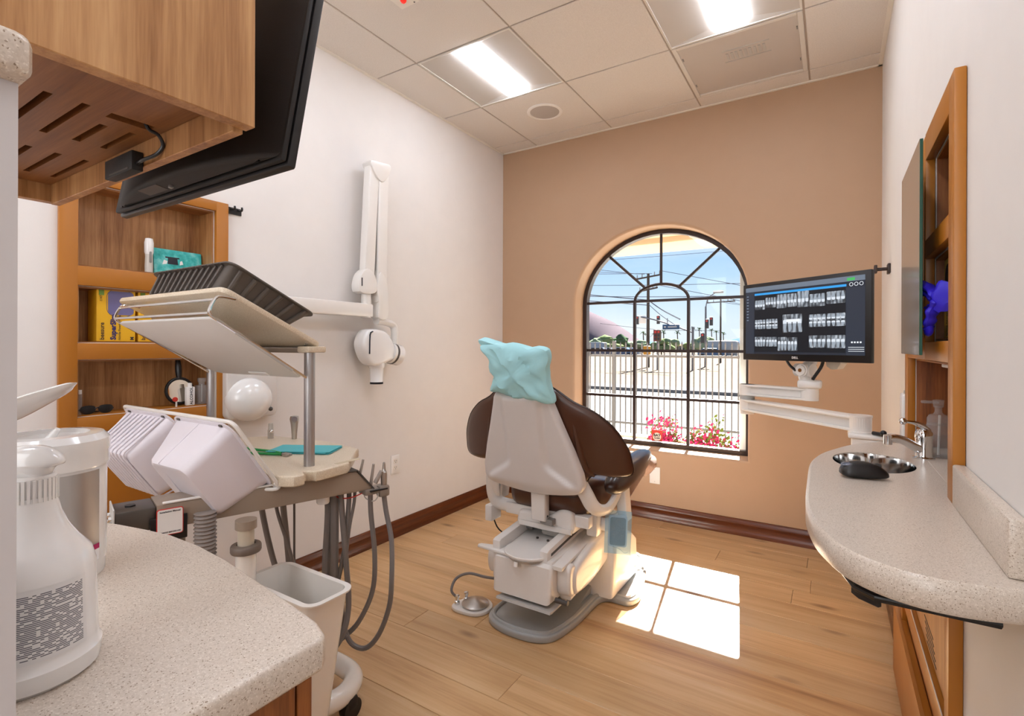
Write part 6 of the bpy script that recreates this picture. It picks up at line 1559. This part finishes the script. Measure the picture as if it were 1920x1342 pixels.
# ------------------------------------------------------------------ monitor on a swing arm
am = thing('monitor_arm', 'white two-link swing arm holding the x-ray monitor', 'arm', (.09, 2.2, .83))
part('wall_bracket', B().box(.055, XR-.0005, 2.155, 2.25, .800, .856, .006), wmetal, am)
part('bracket_cap', B().box(.045, XR-.03, 2.145, 2.26, .856, .870, .004), wmetal, am)
pv = (.083, 2.20)
el = (-.345, 2.635)
nd = (-.085, 2.52)
part('pivot', B().lathe([(0, .868), (.036, .868), (.037, .872), (.037, .876), (.034, .878), (.034, .925), (.036, .928), (.036, .934), (0, .934)], (*pv, 0), 32), wmetal, am)
def link(p, q, z0, z1, w):
    p, q = Vector((*p, 0)), Vector((*q, 0)); d = (q-p); L = d.length; d.normalize()
    M_ = Matrix(((d.x, -d.y, 0, p.x), (d.y, d.x, 0, p.y), (0, 0, 1, 0), (0, 0, 0, 1)))
    b = B(M_); b.box(0, L, -w*.55, w*.55, z0+.010, z1-.010, .003); b.box(0, L, -w, w, z1-.010, z1, .003); b.box(0, L, -w, w, z0, z0+.010, .003)
    b.cyl(M_.inverted() @ Vector((q.x, q.y, z0)), M_.inverted() @ Vector((q.x, q.y, z1)), w, n=28); b.cyl(M_.inverted() @ Vector((p.x, p.y, z0)), M_.inverted() @ Vector((p.x, p.y, z1)), w, n=28)
    return b
part('lower_link', link(pv, el, .876, .930, .034), wmetal, am)
part('upper_link', link(el, nd, .948, 1.000, .034), wmetal, am)
part('elbow', B().cyl((*el, .86), (*el, 1.0), .030, n=28), wmetal, am)
part('elbow_gap', B().cyl((*el, .931), (*el, .947), .033, n=28), lgrey, am)
part('clamp_knob', B().cyl((.118, 2.165, .878), (.142, 2.14, .878), .007, n=10).sph((.145, 2.137, .884), .010, 10), black, am, 'black clamp knob')
part('post_base', B().box(nd[0]-.045, nd[0]+.045, nd[1]-.04, nd[1]+.04, 1.0005, 1.036, .010, 3), wmetal, am)
part('neck', B().tube([(nd[0]-.015, nd[1], 1.03), (nd[0]-.02, nd[1]+.005, 1.07), (nd[0]+.005, nd[1]+.01, 1.115), (nd[0]+.01, nd[1]+.02, 1.17)], .030, 14, smooth=4, flat=(1, .8)), wmetal, am)
nx = Vector((-.546, -.838, 0)).normalized(); rx = Vector((.838, -.546, 0)).normalized()
c0 = Vector((nd[0]-.012, nd[1]-.01, 1.078))
part('knuckle', B().cyl(c0-rx*.045, c0+rx*.03, .028, n=28), wmetal, am)
part('knuckle_cap', B().cyl(c0+nx*.033, c0+nx*.042, .022, n=28).cyl(c0-nx*.03, c0+nx*.034, .027, n=28), wmetal, am)
part('knuckle_screw', B().cyl(c0+nx*.042, c0+nx*.0435, .008, n=14), plain('bronze_screw', '#8a5a2a', .4, metal=.6), am)
c1 = Vector((nd[0]+.10, nd[1]-.02, 1.115))
part('tension_knob', B().cyl(c1-nx*.01, c1+nx*.03, .032, n=8), plain('beige_knob', '#d8cdbd', .35), am)
part('vesa_plate', B().box(-.05, .05, .0505, .062, -.05, .05, .003, 2, Matrix(((rx.x, -nx.x, 0, -.12+.02), (rx.y, -nx.y, 0, 2.436), (0, 0, 1, 1.22), (0, 0, 0, 1)))), lgrey, am)
part('cable', B().tube([Vector((nd[0]+.05, nd[1]-.055, 1.14)), Vector((nd[0]+.045, nd[1]-.05, 1.10)), Vector((nd[0]+.02, nd[1]-.045, 1.055)), Vector((nd[0]+.012, nd[1]-.042, 1.04))], .0065, 8, smooth=4), black, am)
part('cable', B().tube([Vector((nd[0]-.09, nd[1]-.02, 1.13)), Vector((nd[0]-.075, nd[1]-.03, 1.10)), Vector((nd[0]-.05, nd[1]-.03, 1.075))], .0055, 8, smooth=4), black, am)
# the display itself
mn = thing('xray_monitor', 'black flat monitor showing rows of dental x-rays on the swing arm', 'monitor', (-.12, 2.436, 1.117))
XM = Matrix(((rx.x, -nx.x, 0, -.120), (rx.y, -nx.y, 0, 2.4355), (0, 0, 1, 1.117), (0, 0, 0, 1)))   # local x right, y away from the viewer, z up
hwM, hM = .2835, .347
part('bezel', B(XM).box(-hwM, hwM, 0, .020, 0, hM, .003), black, mn)
part('rear_case', B(XM).box(-.20, .20, .020, .05, .05, .30, .012), blackm, mn)
def emit(name, col, st, colvar=None):
    m, t, b_ = newmat(name); c = lin(col)
    b_.inputs['Base Color'].default_value = (*[x*.1 for x in c], 1); b_.inputs['Emission Color'].default_value = (*c, 1); b_.inputs['Emission Strength'].default_value = st
    b_.inputs['Roughness'].default_value = .25; b_.inputs['Specular IOR Level'].default_value = .3
    return m
scr = emit('screen_dark', '#23262f', 1.0); scr_top = emit('screen_bar', '#5d6673', 1.0); scr_panel = emit('screen_panel', '#2a2e38', 1.0); scr_blue = emit('screen_blue', '#2f86c4', 1.0)
scr_black = emit('screen_black', '#15161b', 1.0); scr_grn = emit('screen_green', '#3f9a52', 1.0); scr_wht = emit('screen_white', '#c8ccd2', 1.0)
sx0, sx1, sz0, sz1 = -.268, .262, .028, .330
sW, sH = sx1-sx0, sz1-sz0
def S(x0, x1, z0, z1, d=.0006): return B(XM).box(sx0+sW*x0, sx0+sW*x1, -d, -d+.0004, sz0+sH*z0, sz0+sH*z1)
part('screen', S(0, 1, 0, 1), scr, mn, 'glowing screen')
part('title_bar', S(0, 1, .935, 1, .0010), scr_top, mn); part('blue_bar', S(.09, .87, .875, .905, .0010), scr_blue, mn)
part('side_panel', S(.87, 1, 0, .86, .0010), scr_panel, mn); part('tool_strip', S(0, .085, 0, .93, .0010), scr_panel, mn)
part('green_button', S(.875, .93, .945, .98, .0014), scr_grn, mn)
part('exam_field', S(.09, .865, .03, .87, .0010), scr_black, mn)
def tooth_mat():
    m, t, b_ = newmat('dental_xray_image'); tc = N(t, 'ShaderNodeTexCoord')
    oi = N(t, 'ShaderNodeObjectInfo'); vm = N(t, 'ShaderNodeVectorMath', operation='SCALE'); vm.inputs[0].default_value = (5, 9, 7); t.links.new(oi.outputs['Random'], vm.inputs['Scale'])
    va = N(t, 'ShaderNodeVectorMath', operation='ADD'); t.links.new(tc.outputs['Object'], va.inputs[0]); t.links.new(vm.outputs[0], va.inputs[1])
    mp = N(t, 'ShaderNodeMapping'); mp.inputs['Scale'].default_value = (1, 1, .35); t.links.new(va.outputs[0], mp.inputs[0])
    vo = N(t, 'ShaderNodeTexVoronoi'); vo.inputs['Scale'].default_value = 85; t.links.new(mp.outputs[0], vo.inputs['Vector'])
    nz_ = noise(t, va.outputs[0], 60, 4)
    c = ramp(t, vo.outputs['Distance'], [(.05, '#a9b0b8'), (.35, '#7e868f'), (.6, '#3d434b'), (.8, '#23272d')])
    mx_2 = N(t, 'ShaderNodeMixRGB', blend_type='MULTIPLY'); mx_2.inputs[0].default_value = .6; t.links.new(c, mx_2.inputs[1]); t.links.new(ramp(t, nz_, [(.3, '#777777'), (.7, '#ffffff')]), mx_2.inputs[2])
    b_.inputs['Base Color'].default_value = (.02, .02, .02, 1); t.links.new(mx_2.outputs[0], b_.inputs['Emission Color']); b_.inputs['Emission Strength'].default_value = 1.1; return m
tm = tooth_mat(); crown = emit('xray_crown', '#b9c0c8', 1.0); root_ = emit('xray_root', '#838c96', 1.0); gum = emit('xray_bone', '#4a515a', 1.0)
rr = random.Random(11)
def film_img(x0, x1, z0, z1, n, rows, fillings=0):
    """one film: bone, then teeth as little crowned roots"""
    W_, H_ = (x1-x0)*sW, (z1-z0)*sH; ox, oz = sx0+sW*x0, sz0+sH*z0
    f = part('xray_film', B(XM).prism(rrect(ox, ox+W_, oz, oz+H_, .004, 3), -.0016, -.0012, 'xz'), tm, mn, 'dental x-ray picture')
    bt, cr_ = B(XM), B(XM)
    for r in rows:
        for k in range(n):
            w = W_/n*.86; xc = ox+W_*(k+.5)/n; sk_ = rr.uniform(-.002, .002)
            if r == 'u': za, zb = oz+H_*.98, oz+H_*.30
            elif r == 'l': za, zb = oz+H_*.04, oz+H_*.72
            elif r == 'U': za, zb = oz+H_*.98, oz+H_*.58
            else: za, zb = oz+H_*.02, oz+H_*.44
            s = 1 if zb > za else -1; h = abs(zb-za)
            bt.prism([(xc-w*.22+sk_, za), (xc+w*.22+sk_, za), (xc+w*.42, za+s*h*.6), (xc+w*.46, za+s*h*.8), (xc-w*.46, za+s*h*.8), (xc-w*.42, za+s*h*.6)], -.0019, -.0017, 'xz')
            cr_.prism([(xc-w*.46, za+s*h*.66), (xc+w*.46, za+s*h*.66), (xc+w*.44, za+s*h*.93), (xc+w*.15, za+s*h*1.0), (xc-w*.2, za+s*h*.97), (xc-w*.44, za+s*h*.92)], -.0022, -.0020, 'xz')
    part('roots', bt, root_, f, 'grey tooth roots', 'stuff'); part('crowns', cr_, crown, f, 'pale tooth crowns', 'stuff')
for a in ((.095, .195, .66, .80, 4, 'u'), (.20, .30, .68, .83, 4, 'u'), (.305, .395, .66, .86, 3, 'u'), (.40, .485, .67, .855, 3, 'u'), (.49, .585, .655, .875, 3, 'u'), (.59, .715, .65, .82, 4, 'u'), (.725, .865, .67, .83, 4, 'u'),
          (.095, .20, .37, .51, 4, 'UL'), (.205, .315, .37, .515, 4, 'UL'), (.36, .53, .31, .565, 4, 'l'), (.585, .72, .375, .545, 4, 'UL'), (.725, .865, .375, .545, 4, 'UL'),
          (.095, .20, .11, .255, 4, 'l'), (.205, .31, .11, .25, 4, 'l'), (.315, .40, .05, .245, 3, 'l'), (.405, .49, .05, .24, 3, 'l'), (.585, .72, .095, .26, 4, 'l'), (.725, .865, .09, .26, 4, 'l')):
    film_img(*a[:5], a[5])
part('date_band', S(.395, .51, .455, .495, .0028), scr_wht, mn)
for x in (.905, .94, .975):
    part('round_icon', B(XM).tube([(sx0+sW*x+.0065*math.cos(k*math.pi/8), -.0015, sz0+sH*.895+.0065*math.sin(k*math.pi/8)) for k in range(16)], .0009, 5, True), scr_wht, mn)
for z in (.05, .075, .10): part('slider', S(.885, .995, z, z+.006, .0014), scr_wht, mn)
b = B(XM)
for k in range(4): b.box(sx0+sW*(.905+.02*k), sx0+sW*(.917+.02*k), -.0015, -.0011, sz0+sH*.155, sz0+sH*.175)
part('small_icons', b, scr_wht, mn, None, 'stuff')
b = B(XM)
for k in range(9): b.box(sx0+sW*.012, sx0+sW*.03, -.0015, -.0011, sz0+sH*(.86-.045*k), sz0+sH*(.877-.045*k))
part('tool_icons', b, scr_top, mn, None, 'stuff')
text('lettering', 'DELL', .013, XM @ Vector((-.02, -.0006, .010)), rx, (0, 0, 1), wplast, mn, 'CENTER', bold=.0003)
